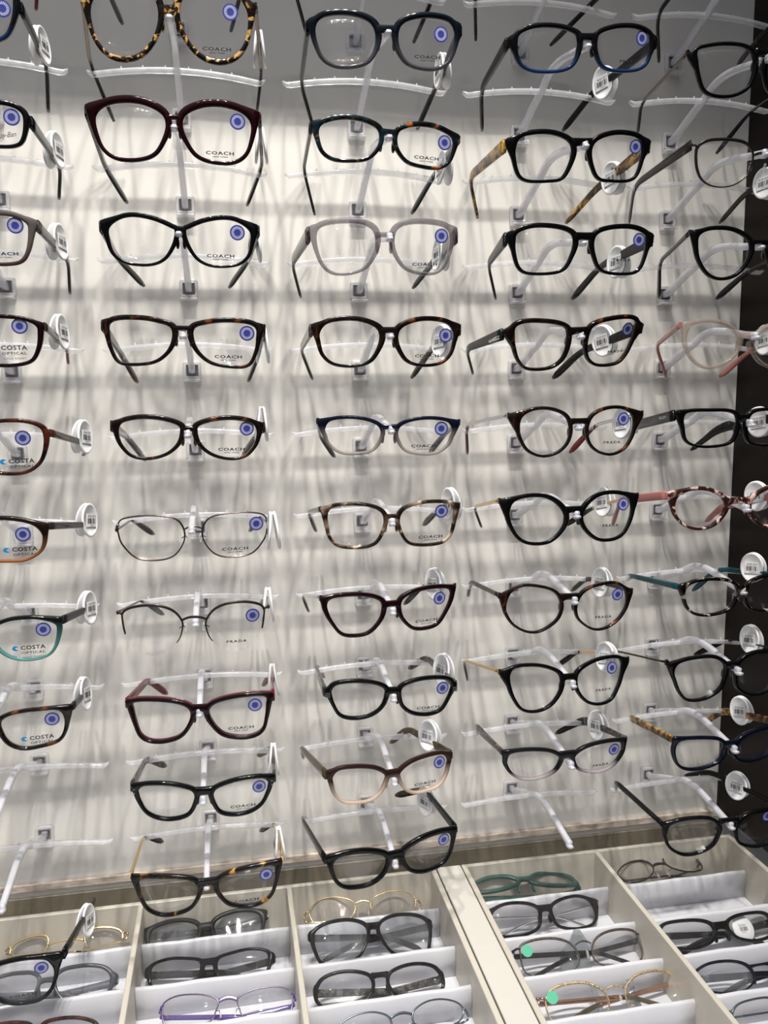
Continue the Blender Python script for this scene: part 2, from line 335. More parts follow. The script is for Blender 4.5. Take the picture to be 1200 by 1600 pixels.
# ------------------------------------------------------------------ writing, stickers, security tags
KC = 1.2
_txt = {}
def text_verts(s, size, stretch=1.0, shear=0.0, spacing=1.0, bold=0.0):
    key = (s, size, stretch, shear, spacing, bold)
    if key not in _txt:
        cu = bpy.data.curves.new('lettering', 'FONT'); cu.body = s; cu.size = size; cu.align_x = 'CENTER'; cu.align_y = 'CENTER'
        cu.shear = shear; cu.space_character = spacing; cu.resolution_u = 2; cu.offset = bold
        ob = bpy.data.objects.new('lettering', cu); COL.objects.link(ob)
        dg = bpy.context.evaluated_depsgraph_get(); me = bpy.data.meshes.new_from_object(ob.evaluated_get(dg))
        _txt[key] = ([(v.co.x * stretch, v.co.y) for v in me.vertices], [tuple(p.vertices) for p in me.polygons])
        bpy.data.objects.remove(ob); bpy.data.curves.remove(cu); bpy.data.meshes.remove(me)
    return _txt[key]
def on_lens(mb, pts, fs, x0, z0, mi=0, lift=.0012, rot=0.0):
    vs = []
    for x, z in pts:
        X = x0 + x * cos(rot) - z * sin(rot); Z = z0 + x * sin(rot) + z * cos(rot); vs.append((X, KC * X * X - lift, Z))
    mb.add(vs, fs, mi, False)
def disc(r, n=32): return [(r * cos(2 * pi * k / n), r * sin(2 * pi * k / n)) for k in range(n)]
def wave(s):   # curling wave emblem beside the lettering
    P = [(-1, .1), (-.7, .62), (-.1, .8), (.45, .6), (.75, .2), (.4, .35), (.05, .3), (-.1, .02), (.1, -.3), (.8, -.55), (.1, -.72), (-.6, -.6), (-.95, -.25)]
    return [(x * s, z * s) for x, z in P]
def lens_print(parent, kind, x, z, rot=0.0):
    b = MB(); T = text_verts
    if kind == 'coach':
        on_lens(b, *T('COACH', .0033, 1.65, 0, 1.15, .00010), x, z, rot=rot); on_lens(b, *T('NEW YORK', .0014, 1.5, 0, 1.1, .00004), x, z - .0026, rot=rot)
    elif kind == 'prada':
        on_lens(b, *T('PRADA', .0030, 1.45, 0, 1.3, .00009), x, z, rot=rot)
    elif kind == 'costa':
        on_lens(b, *T('COSTA', .0046, 1.15, 0, 1.1, .00012), x + .003, z + .0020, rot=rot); on_lens(b, *T('OPTICAL', .0028, 1.35, 0, 1.2, .00006), x + .003, z - .0022, rot=rot)
        w = wave(.0028); on_lens(b, w, [tuple(range(len(w)))], x - .0098, z + .0018, 1, rot=rot)
    elif kind == 'costa_gold':
        on_lens(b, *T('COSTA', .0046, 1.15, 0, 1.1, .00012), x + .002, z + .0040, rot=rot); on_lens(b, *T('OPTICAL', .0028, 1.35, 0, 1.2, .00006), x + .002, z - .0002, rot=rot)
        on_lens(b, *T('GOLD INSERT', .0021, 1.2, 0, 1.05), x + .002, z - .0040, rot=rot)
        w = wave(.0028); on_lens(b, w, [tuple(range(len(w)))], x - .0108, z + .0038, 1, rot=rot)
    elif kind == 'script':
        on_lens(b, *T('Ray-Ban', .0052, .9, .45, .9), x, z, rot=rot + .15)
    return b.build('lens_lettering', [M['ink'], M['logo_blue']], parent)
def sticker(parent, x, z, r=.0060):
    b = MB(); d = disc(r); on_lens(b, d, [tuple(range(32))], x, z, 0, .0010)
    n = 24
    for k in range(n):   # ring of short white rays
        a = 2 * pi * k / n; w0, w1 = .00013, .00024; r0, r1 = r * .46, r * .80
        q = []
        for rr, w in ((r0, w0), (r1, w1)):
            for sg in (-1, 1): q.append((rr * cos(a) - sg * w * sin(a), rr * sin(a) + sg * w * cos(a)))
        on_lens(b, [q[0], q[1], q[3], q[2]], [(0, 1, 2, 3)], x, z, 1, .0013)
    return b.build('round_sticker', [M['sticker_blue'], M['sticker_white']], parent)
def tag_meshes():
    R = {}
    a_, c_ = .0120, .0150; n = 28
    def plate(side):
        b = MB(); rings = []
        for rr, y in ((.93, 0.0009), (1, .0005), (1, -.0005), (.95, -.0011), (.86, -.0009), (.84, -.0006)):
            rings.append([(a_ * rr * cos(2 * pi * k / n), side * (-y) , c_ * rr * sin(2 * pi * k / n)) for k in range(n)])
        b.sweep(rings); return b.mesh('tag_plate', M['white_plastic'])
    R['plate'] = plate(-1)
    b = MB()
    for y, sg in ((-.0009, 1),):
        b.box((-.0072, y - .0002, -.0058), (.0072, y, .0058), 0); x = -.006; rnd = random.Random(3)
        while x < .0055:
            w = rnd.choice((.0003, .0005, .0008)); b.box((x, y - .0004, -.0030), (x + w, y - .00025, .0016), 1); x += w + rnd.choice((.0005, .0008, .0011))
        for txt, zz, s in (('7102 0518', .0034, .0026), ('0 41527 8', -.0044, .0016)):
            v, f = text_verts(txt, s, 1.0); b.add([(q[0] - .0012, y - .0004, zz + q[1]) for q in v], f, 1, False)
    R['label'] = b.mesh('barcode_label', [M['label_white'], M['ink']])
    b = MB(); b.box((-.0035, -.0024, .0122), (.0035, .0024, .0142), bev=.0005); R['hinge'] = b.mesh('tag_hinge', M['white_plastic'])
    return R
TM = tag_meshes()
def security_tag(parent, pos, direction, face, turn=0.0):
    """two white oval plates closed over a temple; direction = temple direction, face = +1/-1 side that shows its label"""
    d = Vector(direction).normalized(); up = Vector((0, 0, 1)); up = (up - d * up.dot(d)).normalized()
    nx = d.cross(up).normalized()       # roughly along x
    if nx.x * face < 0: nx = -nx
    nx = (nx + Vector((0, -turn, 0))).normalized(); up = (up - nx * up.dot(nx)).normalized()
    ax = up.cross(-nx).normalized()    # local x so that x cross z = -y faces outwards
    Mx = Matrix((( ax.x, -nx.x, up.x, pos[0]), (ax.y, -nx.y, up.y, pos[1]), (ax.z, -nx.z, up.z, pos[2]), (0, 0, 0, 1)))
    t = bpy.data.objects.new('security_tag', TM['hinge']); COL.objects.link(t); t.parent = parent; t.matrix_local = Mx
    for sg in (1, -1):
        p = link('tag_plate', TM['plate'], t); p.location = (0, -.0030 * sg, 0); p.rotation_euler = (-.11, 0, 0 if sg > 0 else pi)
    lb = link('barcode_label', TM['label'], t); lb.location = (0, -.0033, 0); lb.rotation_euler = (-.11, 0, 0)
    return t

# ------------------------------------------------------------------ spectacles
LM = {}
def path_round(H, B, T, n1=9, n2=8, n3=6):
    H, B, T = Vector(H), Vector(B), Vector(T); a = B + (H - B) * .16; c = B + (T - B) * .32
    P = [H.lerp(a, k / n1) for k in range(n1)]
    P += [(1 - u) ** 2 * a + 2 * u * (1 - u) * B + u * u * c for u in (k / n2 for k in range(n2))]
    P += [c.lerp(T, k / n3) for k in range(n3 + 1)]
    return P
def strip(b, P, hs, th, mi=0, ref=Vector((1, 0, 0)), rings_out=False):
    rings = []
    for i, p in enumerate(P):
        tn = (P[min(i + 1, len(P) - 1)] - P[max(i - 1, 0)]).normalized()
        up = ref.cross(tn); up.normalize(); up = up if (up.z > 0 or abs(up.z) < .2 and up.y > 0) else -up
        sd = tn.cross(up).normalized(); h = hs[i] / 2; w = th / 2
        rings.append([p + sd * x + up * z for x, z in rrect(w, h, min(w, h) * .7, 2)])
    b.sweep(rings, mi)
TURN = {'C1': .12, 'C2': .12, 'C3': .15, 'C4': .45}
def spectacles(rec, fm, tm, tipm, word, label, group, prt=None, style=None, hs=None, lens='lens', extra=None, back=None):
    gid, loc, rot, hole, corner, br, tl, tr, tg, stk, pr, th, st = rec
    q = lambda v: v / 1e4
    root = empty(word, [q(v) for v in loc], [q(v) for v in rot]); tag(root, label, 'eyeglasses', group)
    H = [(q(hole[i]), q(hole[i + 1])) for i in range(0, len(hole), 2)]
    hp = catmull(H, 6); N = len(hp)
    cx = sum(p[0] for p in hp) / N; cz = sum(p[1] for p in hp) / N
    area = sum(hp[i][0] * hp[(i + 1) % N][1] - hp[(i + 1) % N][0] * hp[i][1] for i in range(N))
    if area < 0: hp.reverse()
    nrm = []
    for i in range(N):
        dx = hp[(i + 1) % N][0] - hp[i - 1][0]; dz = hp[(i + 1) % N][1] - hp[i - 1][1]; L = sqrt(dx * dx + dz * dz) or 1; nrm.append((dz / L, -dx / L))
    CX, CZ = q(corner[0]), q(corner[1]); ca = atan2(CZ - cz, CX - cx)
    tt, to, tb, ti = (v / 1000 for v in th)
    acet = st == 'acetate'; dep = .0019 if acet else .0009
    side = to if acet else to
    def ring_out(i):
        (x, z), (nx, nz) = hp[i], nrm[i]
        f = max(0.0, min(1.0, (z - cz) / .012 * .5 + .5)); f = f * f * (3 - 2 * f)
        sd = (min(3.0e-3, side) * (1 - f) + min(side, 4.6e-3) * f) if acet else side
        t = tt * max(nz, 0) ** 2 + tb * max(-nz, 0) ** 2 + (sd if nx < 0 else ti * (.85 + .45 * f)) * nx * nx
        return x + nx * t, z + nz * t
    ro = [ring_out(i) for i in range(N)]
    if acet and st == 'acetate' and to > 0:
        def ring_at(a): return min(ro, key=lambda p: abs((atan2(p[1] - cz, p[0] - cx) - a + pi) % (2 * pi) - pi))
        drop = .0085 if to >= 5 else .0055
        c2 = (CX * .988, CZ - drop); ca2 = atan2(c2[1] - cz, c2[0] - cx)
        poly = [ring_at(ca - .60), (CX * .97, CZ), (CX, CZ - .0012), c2, ring_at(ca2 + (.24 if to >= 6 else .32))]
    else: poly = []
    def outer(i):
        ox, oz = ro[i]; dx, dz = ox - cx, oz - cz; r0 = sqrt(dx * dx + dz * dz); ux, uz = dx / r0, dz / r0; best = r0
        for (ax, az), (bx, bz) in zip(poly, poly[1:]):
            ex, ez = bx - ax, bz - az; den = ux * ez - uz * ex
            if abs(den) < 1e-9: continue
            wx, wz = ax - cx, az - cz
            t = (wx * ez - wz * ex) / den; u = (wx * uz - wz * ux) / den
            if -.001 <= u <= 1.001 and t > best: best = t
        return cx + ux * best, cz + uz * best
    op = [outer(i) for i in range(N)]
    def front(b, s, yo=0.0):
        if st == 'rimless': return
        rings = []
        for i in range(N):
            if st == 'half' and hp[i][1] < cz - .004 and not (hp[i][0] * 1 > cx + .012 and hp[i][1] > cz - .012): rings.append(None); continue
            (x, z), (X, Z) = hp[i], op[i]; r = []
            for f, dy in ((0, -.55), (.12, -1), (.85, -1), (1, -.5), (1, .6), (.85, 1), (.1, 1), (0, .6)):
                px, pz = x + (X - x) * f, z + (Z - z) * f
                r.append((s * px, KC * px * px + yo + dy * dep * (1 if yo == 0 else .35), pz))
            rings.append(r[::s] if s < 0 else r)
        if None in rings:
            k = next(i for i in range(N) if rings[i] is None and rings[(i + 1) % N] is not None)
            rr = []; i = (k + 1) % N
            while rings[i] is not None: rr.append(rings[i]); i = (i + 1) % N
            b.sweep(rr)
        else: b.sweep(rings, closed=True, caps=False)
    b = MB(); front(b, 1); front(b, -1)
    # bridge
    b0, b1 = q(br[0]), q(br[1]); zm = (b0 + b1) / 2; hh = max((b0 - b1) / 2, .0006)
    inner = max(hp[i][0] for i in range(N) if abs(hp[i][1] - (zm + .000)) < .008) if any(abs(p[1] - zm) < .008 for p in hp) else max(p[0] for p in hp)
    xb = -inner - (ti * .15)
    if st == 'rimless': xb = abs(max(p[0] for p in hp)) + .001
    rings = []
    for k in range(13):
        u = -1 + 2 * k / 12; x = u * xb
        if acet: zt = b0 + .0002 * u * u; zb = b1 - hh * 1.3 * abs(u) ** 3; h = (zt - zb) / 2; z = (zt + zb) / 2
        else: h = max(hh, .0007); z = zm + .0016 * (1 - u * u) - .001 * u * u
        d2 = .0020 if acet else .0008
        rings.append([(x, KC * x * x + y, z + zz) for y, zz in rrect(d2, h, min(d2, h) * .6, 2)])
    b.sweep(rings)
    if acet:   # moulded nose pads on the rims
        for s in (-1, 1):
            pts = [p for p in hp if p[0] > cx]; pz = zm - .010
            px = max(p[0] for p in pts if abs(p[1] - pz) < .006) if any(abs(p[1] - pz) < .006 for p in pts) else -.012
            b.ball((s * (px + ti * .6), .0036, pz), (.0016, .0030, .0050), 8, 6)
    b.build('front_frame', fm, root)
    if back:
        b = MB(); front(b, 1, .0026); front(b, -1, .0026); b.build('back_layer', back, root)
    # metal end pieces, nose pads
    if not acet:
        b = MB()
        for s in (-1, 1):
            ex = min(hp, key=lambda p: p[0] - .4 * p[1] if True else 0)
            e = (ex[0], ex[1]) if st != 'half' else (ex[0], max(ex[1], CZ - .004))
            b.tube([(-s * e[0] * 1, KC * e[0] ** 2 - .0002, e[1]), (-s * (e[0] + CX) / 2, KC * CX * CX - .001, (e[1] + CZ) / 2), (-s * CX * .995, KC * CX * CX + .003, CZ - .002)], .0011, 6)
            b.ball((-s * CX * .99, KC * CX * CX + .0015, CZ - .002), (.0013, .0020, .0020), 6, 4)
        b.build('end_piece', tm if st != 'half' else fm, root)
        for s in (-1, 1):
            o = MB(); pz = zm - .009; px = max(p[0] for p in hp)
            o.tube([(s * (px - .002), 0.0006, pz + .001), (s * (px + .001), .0040, pz + .002), (s * (px + .002), .0050, pz)], .0004, 6)
            ob = o.build('nose_pad_wire', tm, root); o = MB(); o.ball((s * (px + .0026), .0054, pz - .0004), (.0011, .0022, .0042), 8, 6); o.build('nose_pad', M['nose_silicone'], ob)
    # lenses
    for s in (1, -1):
        b = MB(); vs = []; fs = []
        for yy in (-.0005, .0007):
            vs.append((s * cx, KC * cx * cx + yy, cz))
            for f in (.5, 1.0):
                for i in range(N):
                    x = cx + (hp[i][0] - cx) * f * (1.006 if st == 'rimless' else 1.008); z = cz + (hp[i][1] - cz) * f * 1.008
                    vs.append((s * x, KC * x * x + yy, z))
        K = 1 + 2 * N
        for o in (0, K):
            for i in range(N):
                j = (i + 1) % N; fl = (o > 0) ^ (s < 0)
                a = (o, o + 1 + i, o + 1 + j); fs.append(a if not fl else a[::-1])
                a = (o + 1 + i, o + 1 + N + i, o + 1 + N + j, o + 1 + j); fs.append(a if not fl else a[::-1])
        for i in range(N):
            j = (i + 1) % N; fs.append((1 + N + i, K + 1 + N + i, K + 1 + N + j, 1 + N + j))
        b.add(vs, fs); b.build('lens', M[lens], root)
    # temples
    tray_mode = gid[0] == 'T'; flat = False
    sec = hs or ((9, 6, 7) if acet else (2.2, 1.8, 5))
    for s, t in ((-1, tl), (1, tr)):
        ax = abs(CX) * s
        Hh = Vector((ax * .985, KC * CX * CX + .0022, CZ - (sec[0] / 2000 + .0002 if acet else .002)))
        if tray_mode:
            off = .0085 if s < 0 else .0125; sgn = -1 if flat else 1
            Hh = Vector((ax * .985, KC * CX * CX + .0022, CZ - .005)); A_ = Hh + Vector((-s * .004, sgn * off * .55, -.001))
            B_ = Vector((-s * abs(CX) * .25, sgn * off + .001, CZ - .011 - (.003 if s > 0 else 0))); T_ = Vector((-s * abs(CX) * .78, sgn * off + .001, CZ - .026))
            P = [Hh, A_] + path_round(A_ + Vector((-s * .003, 0, 0)), B_, T_)
        elif t is None: continue
        else:
            B_ = Vector([q(v) for v in t[:3]]); T_ = Vector([q(v) for v in t[3:]]); P = path_round(Hh, B_, T_)
        n = len(P); h = []
        for k in range(n):
            f = k / (n - 1)
            v = sec[0] + (sec[1] - sec[0]) * min(1, f / .5) if f < .5 else sec[1] + (sec[2] - sec[1]) * min(1, (f - .5) / .35)
            if k == n - 1: v *= .45
            elif k == n - 2: v *= .85
            h.append(v / 1000)
        ref = Vector((0, 1, 0)) if tray_mode else Vector((1, 0, 0))
        thk = .0030 if acet else .0013
        split = int(n * .52) if tipm is not tm else n
        b = MB()
        if tray_mode:
            rings = []
            for i, p in enumerate(P):
                tn = (P[min(i + 1, n - 1)] - P[max(i - 1, 0)]).normalized(); sd = Vector((0, 1, 0)); up = sd.cross(tn).normalized()
                rings.append([p + sd * x + up * z for x, z in rrect(thk / 2, h[i] / 2 * .8, thk * .3, 1)])
            b.sweep(rings[:split + 1])
        else: strip(b, P[:split + 1], h[:split + 1], thk)
        if acet: b.box((ax * .985 - .0012, KC * CX * CX + .0002, Hh.z - .0025), (ax * .985 + .0012, KC * CX * CX + .0030, Hh.z + .0025))
        ob = b.build('temple', tm, root)
        if split < n:
            b = MB(); th2 = .0026
            if tray_mode: b.sweep([[p2 for p2 in r] for r in rings[split - 1:]])
            else: strip(b, P[split - 1:], [v for v in h[split - 1:]], th2)
            b.build('temple_tip', tipm, ob)
        if extra == 'silver_bar' and not tray_mode:
            b = MB(); d = (B_ - Hh); p0 = Hh + d * .03; p1 = Hh + d * .28
            b.tube([p0 + Vector((s * .0006, 0, -.002)), p1 + Vector((s * .0006, 0, -.002))], .0018, 6); b.build('metal_inlay', M['silver'], ob)
        if tg and s == 1 and not tray_mode:
            p = Hh + (B_ - Hh) * min(tg[0], .92) + Vector((0, 0, tg[1])); face = 1 if gid[0] == 'A' else -1
            security_tag(root, p, B_ - Hh, face, TURN.get(gid, {'A': .25, 'B': 0.0, 'C': .38, 'D': .3, 'E': .3}[gid[0]]))
    if stk: sticker(root, q(stk[0]), q(stk[1]), .0058)
    if pr and prt: lens_print(root, prt, q(pr[0]), q(pr[1]))
    return root
FIT = [
('B1',[-1651,-1654,3358],[1321,35,-917],[-576,-38,-549,-181,-468,-286,-346,-321,-219,-284,-123,-178,-80,-49,-98,61,-172,130,-310,154,-470,127,-550,57],[-643,73],[32,-31],[-806,944,-174,-702,1245,-570],[625,1076,-174,559,1379,-441],[0.63,0.0007],[448,2],[338,-254],(5,6,4,4),'acetate'),
('B2',[-1648,-1657,2601],[1176,5,-163],[-570,-16,-494,59,-353,87,-214,75,-95,21,-64,-53,-96,-154,-163,-249,-272,-289,-413,-289,-507,-240,-553,-149],[-650,81],[19,-17],[-654,999,-246,-528,1314,-496],[683,1029,-180,546,1333,-488],[0.63,0.0032],[472,-7],[332,-239],(5.5,7.5,3,4),'acetate'),
('B3',[-1637,-1639,1794],[1016,49,-50],[-526,-3,-445,59,-337,79,-196,56,-74,7,-44,-18,-70,-116,-138,-215,-248,-258,-410,-246,-496,-186,-526,-90],[-602,57],[23,-23],[-593,999,-174,-411,1318,-398],[537,1005,-170,361,1322,-400],[0.36,-0.0015],[432,-13],[299,-192],(3.5,5,2.2,3.5),'acetate'),
('B4',[-1650,-1646,1049],[992,321,-959],[-559,11,-482,45,-315,50,-186,32,-92,-2,-89,-94,-138,-187,-233,-255,-383,-278,-496,-263,-548,-163,-562,-71],[-632,51],[19,-18],[-688,938,-249,-611,1259,-539],[525,1056,-245,408,1361,-513],[0.19,-0.0083],[494,-27],[348,-213],(4,5.5,2.6,4),'acetate'),
('B5',[-1637,-1636,268],[987,284,298],[-530,-2,-489,43,-360,69,-214,62,-90,26,-69,-21,-98,-118,-183,-195,-313,-232,-432,-215,-504,-144,-532,-68],[-598,53],[21,-21],[-564,1012,-212,-422,1323,-484],[600,980,-187,485,1300,-444],[0.22,0.0045],[456,3],[334,-166],(3.8,5.5,2.4,4),'acetate'),
('B6',[-1635,-1640,-533],[1020,-20,-161],[-582,44,-532,89,-381,108,-212,98,-120,62,-78,-25,-92,-125,-174,-224,-308,-254,-458,-231,-556,-126,-584,-35],[-612,14],[6,-6],[-602,994,-157,-453,1315,-386],[559,1012,-171,456,1329,-395],[-0.46,-0.0015],[504,14],[326,-188],(1.2,1.2,1.2,1.2),'metal'),
('B7',[-1659,-1640,-1281],[924,176,15],[-560,-15,-547,67,-431,108,-280,107,-168,63,-104,-22,-106,-105,-137,-188,-217,-269,-333,-308,-447,-275,-529,-170],[-613,77],[11,-10],[-511,1005,-165,-346,1322,-427],[640,1002,-174,591,1326,-369],[0.09,0.0006],[474,2],[338,-216],(2.2,1.5,0,1.2),'half'),
('B8',[-1647,-1636,-2048],[737,-186,-1247],[-547,56,-454,73,-275,64,-138,32,-79,-28,-100,-125,-178,-231,-302,-275,-423,-274,-501,-226,-532,-117,-547,-9],[-615,94],[33,-32],[-631,934,-121,-539,1268,-417],[530,1077,-163,393,1384,-428],[0.55,0.002],[458,-4],[332,-198],(3.5,6,3,4),'acetate'),
('B9',[-1640,-1622,-2785],[900,184,-190],[-532,37,-472,71,-295,67,-138,26,-84,-22,-92,-101,-145,-200,-265,-234,-384,-219,-471,-165,-517,-75,-534,-7],[-603,93],[35,-33],[-581,972,-200,-439,1291,-471],[609,996,-185,473,1313,-428],[0.46,0.0036],[463,-4],[324,-171],(3.5,6,3.2,4),'acetate'),
('B10',[-1640,-1645,-3601],[905,-264,-515],[-566,60,-490,76,-289,64,-150,33,-93,-20,-100,-114,-170,-226,-296,-274,-418,-273,-515,-214,-557,-106,-572,-11],[-648,120],[35,-35],[-681,977,-133,-563,1299,-433],[573,1039,-174,413,1347,-455],[0.32,0.0025],[499,-4],[314,-228],(3.8,6,2.6,4),'acetate'),
('C1',[-7,-1641,3334],[1264,-308,-116],[-550,4,-498,69,-367,89,-236,78,-138,43,-94,-23,-100,-127,-161,-218,-262,-254,-395,-254,-492,-205,-541,-100],[-615,70],[27,-28],[-595,992,-191,-465,1297,-506],[617,1002,-230,523,1308,-504],[0.66,0.0009],[436,-23],[324,-191],(4.2,6.5,3,4.5),'acetate'),
('C2',[-1,-1642,2571],[1032,209,713],[-549,-23,-509,25,-378,62,-226,60,-106,23,-74,-37,-92,-117,-168,-193,-286,-217,-421,-218,-505,-176,-540,-100],[-616,42],[24,-23],[-506,1045,-159,-346,1340,-512],[696,961,-138,589,1279,-451],[0.54,-0.0062],[475,-36],[324,-166],(4,6,2.8,3.5),'acetate'),
('C3',[-37,-1629,1792],[958,-155,-137],[-544,0,-500,57,-381,80,-229,80,-118,48,-81,-25,-94,-131,-165,-239,-269,-283,-407,-287,-490,-229,-535,-114],[-617,69],[20,-20],[-684,984,-163,-589,1298,-463],[633,1002,-162,506,1320,-385],[0.64,-0.0005],[473,-7],[331,-230],(4.5,6.5,2.6,4),'acetate'),
('C4',[-13,-1642,1039],[955,-77,557],[-562,-22,-510,45,-390,71,-252,68,-130,29,-82,-30,-94,-124,-165,-235,-288,-274,-445,-259,-530,-191,-559,-89],[-637,53],[26,-25],[-574,1037,-192,-421,1342,-490],[688,969,-166,560,1287,-489],[0.65,-0.0001],[492,-44],[329,-210],(4,6,2.6,4.5),'acetate'),
('C5',[-14,-1634,255],[925,215,-904],[-530,-26,-489,37,-363,59,-223,51,-116,17,-75,-36,-88,-107,-148,-189,-272,-217,-396,-210,-485,-150,-515,-79],[-600,57],[21,-21],[-556,947,-209,-406,1279,-466],[636,1055,-216,554,1370,-434],None,[438,-14],[291,-161],(3,4.5,2.4,3.5),'acetate'),
('C6',[-2,-1637,-496],[1011,0,-302],[-535,28,-494,83,-352,100,-210,89,-111,50,-71,-16,-84,-109,-147,-219,-264,-250,-426,-241,-505,-176,-531,-64],[-600,92],[19,-18],[-638,980,-180,-543,1297,-452],[641,1017,-198,550,1331,-438],[0.38,0.0025],[430,27],[338,-193],(3,4.5,2.6,3.5),'acetate'),
('C7',[-11,-1630,-1251],[567,8,1468],[-558,39,-510,83,-347,92,-199,72,-104,27,-89,-51,-122,-143,-216,-229,-346,-241,-438,-212,-510,-113,-546,-36],[-620,107],[27,-25],[-524,1085,-186,-382,1392,-459],[670,910,-138,588,1250,-433],[0.6,0.0014],[451,3],[328,-185],(3.6,5,3,4),'acetate'),
('C8',[-3,-1626,-2025],[710,455,497],[-533,13,-490,62,-344,80,-196,67,-90,25,-77,-45,-110,-143,-201,-209,-331,-231,-443,-203,-501,-114,-528,-36],[-598,38],[31,-29],[-519,1020,-155,-374,1336,-412],[591,969,-96,512,1297,-342],[0.38,0.0047],[456,-7],[330,-180],(3.5,6,3.2,4),'acetate'),
('C9',[-13,-1618,-2787],[-189,133,1665],[-537,38,-481,90,-331,91,-177,62,-79,-1,-80,-60,-129,-151,-218,-206,-352,-207,-447,-185,-511,-110,-534,-20],[-601,102],[36,-33],[-548,1101,-108,-439,1433,-359],[513,920,7,464,1279,-271],[0.46,0.0071],[457,25],[312,-144],(3.6,5.5,2.6,4),'acetate'),
('C10',[1,-1625,-3554],[237,-323,1574],[-562,22,-516,76,-374,85,-220,60,-103,4,-96,-71,-149,-163,-250,-214,-386,-216,-480,-188,-534,-126,-559,-40],[-636,116],[40,-37],[-584,1102,-109,-456,1420,-324],[662,909,39,478,1276,-172],[0.91,-0.0086],[484,23],[385,-146],(5,7,3.6,5),'acetate'),
('D1',[1645,-1659,3372],[1696,-868,678],[-594,-54,-575,22,-447,65,-267,62,-121,24,-89,-28,-97,-115,-148,-202,-262,-235,-445,-231,-545,-193,-585,-123],[-677,16],[27,-25],[-509,1049,-218,-396,1329,-543],[579,964,-274,428,1268,-569],[0.79,0.0],[509,-5],[383,-179],(3.6,5.5,2.6,4),'acetate'),
('D2',[1629,-1636,2568],[1850,-488,503],[-569,-52,-529,29,-389,56,-246,47,-129,2,-92,-71,-117,-181,-176,-270,-290,-288,-455,-286,-528,-243,-562,-142],[-661,30],[30,-30],[-621,1020,-219,-433,1290,-575],[624,934,-337,479,1231,-638],[0.63,-0.0028],[502,-32],[364,-208],(4,6.5,2.6,4),'acetate'),
('D3',[1653,-1659,1813],[1405,-179,225],[-588,-52,-566,23,-427,62,-242,54,-125,17,-95,-50,-114,-146,-171,-252,-285,-287,-470,-286,-543,-243,-578,-147],[-671,32],[31,-30],[-486,1024,-219,-295,1317,-549],[646,996,-239,515,1298,-553],[0.6,-0.0048],[516,-25],[362,-189],(4,6.5,2.6,4),'acetate'),
('D4',[1630,-1644,1042],[3019,-535,1428],[-584,-33,-578,47,-477,76,-282,67,-155,35,-113,-23,-106,-148,-149,-250,-255,-305,-432,-303,-515,-239,-562,-135],[-689,28],[29,-29],[-549,1036,-396,-348,1265,-713],[601,851,-433,493,1120,-771],[0.59,0.0019],[504,-14],[404,-204],(3.8,6.5,2.6,4),'acetate'),
('D5',[1651,-1645,276],[373,3,336],[-529,-57,-511,35,-419,91,-270,94,-139,41,-91,-63,-109,-176,-193,-258,-322,-287,-440,-243,-506,-150],[-635,72],[24,-23],[-680,1041,-93,-557,1365,-410],[652,995,-116,547,1328,-424],[0.34,-0.0049],[425,10],[320,-193],(3,4,2.4,3),'acetate'),
('D6',[1623,-1632,-497],[-658,53,759],[-587,-2,-539,89,-397,120,-251,103,-140,29,-90,-66,-129,-170,-242,-259,-388,-269,-495,-225,-565,-118],[-679,117],[29,-27],[-527,1053,-19,-317,1394,-255],[708,962,-76,597,1326,-277],[0.69,0.0028],[502,27],[365,-158],(3.6,5.5,3,4.5),'acetate'),
('D7',[1609,-1615,-1282],[596,298,336],[-577,-74,-543,36,-440,97,-269,84,-142,33,-83,-80,-111,-203,-242,-300,-365,-310,-490,-247,-563,-148],[-649,35],[29,-28],[-588,1005,-126,-495,1328,-378],[642,964,-115,651,1291,-346],[0.62,0.0002],[480,-1],[349,-206],(2.6,3.5,2,3),'acetate'),
('D8',[1618,-1618,-2024],[-617,202,1273],[-567,61,-511,118,-323,117,-167,69,-93,2,-100,-120,-192,-234,-322,-277,-448,-250,-523,-147,-560,-36],[-669,110],[29,-27],[-567,1079,-56,-379,1418,-368],[653,921,-27,619,1284,-267],[0.39,-0.0014],[459,36],[364,-158],(3.2,4.5,2.6,4),'acetate'),
('D9',[1625,-1605,-2771],[903,91,534],[-572,-14,-538,52,-383,68,-199,47,-90,-11,-86,-72,-139,-152,-275,-201,-412,-198,-505,-149,-558,-75],[-628,88],[36,-33],[-516,997,-176,-374,1310,-413],[651,934,-179,507,1256,-488],[0.63,0.0013],[484,-11],[351,-147],(3.2,5,2.4,4),'acetate'),
('E1',[3250,-1600,3364],[1033,-11,212],[-564,-96,-579,-14,-510,16,-343,40,-168,31,-82,-29,-67,-150,-109,-265,-236,-331,-387,-339,-487,-299,-541,-188],[-661,-16],[31,-30],[-573,970,-221,-422,1287,-423],[575,943,-241,448,1253,-581],None,None,None,(3,4,2.8,4),'acetate'),
('E2',[3290,-1632,2531],[1130,11,293],[-601,-11,-586,46,-496,87,-325,96,-190,79,-115,25,-98,-52,-135,-169,-260,-251,-412,-266,-525,-220,-582,-125],[-658,79],[11,-12],[-651,1015,-155,-516,1316,-487],[547,978,-174,487,1291,-446],[0.72,-0.0013],None,None,(2.6,2.2,1.1,1.1),'metal'),
('E3',[3297,-1649,1803],[1137,12,309],[-579,-37,-571,42,-480,83,-305,84,-163,32,-100,-46,-125,-167,-215,-270,-347,-303,-461,-265,-549,-156],[-658,83],[20,-20],[-364,1026,-138,-165,1323,-480],[584,987,-222,487,1302,-482],None,None,None,(3.6,4.5,2.8,4),'acetate'),
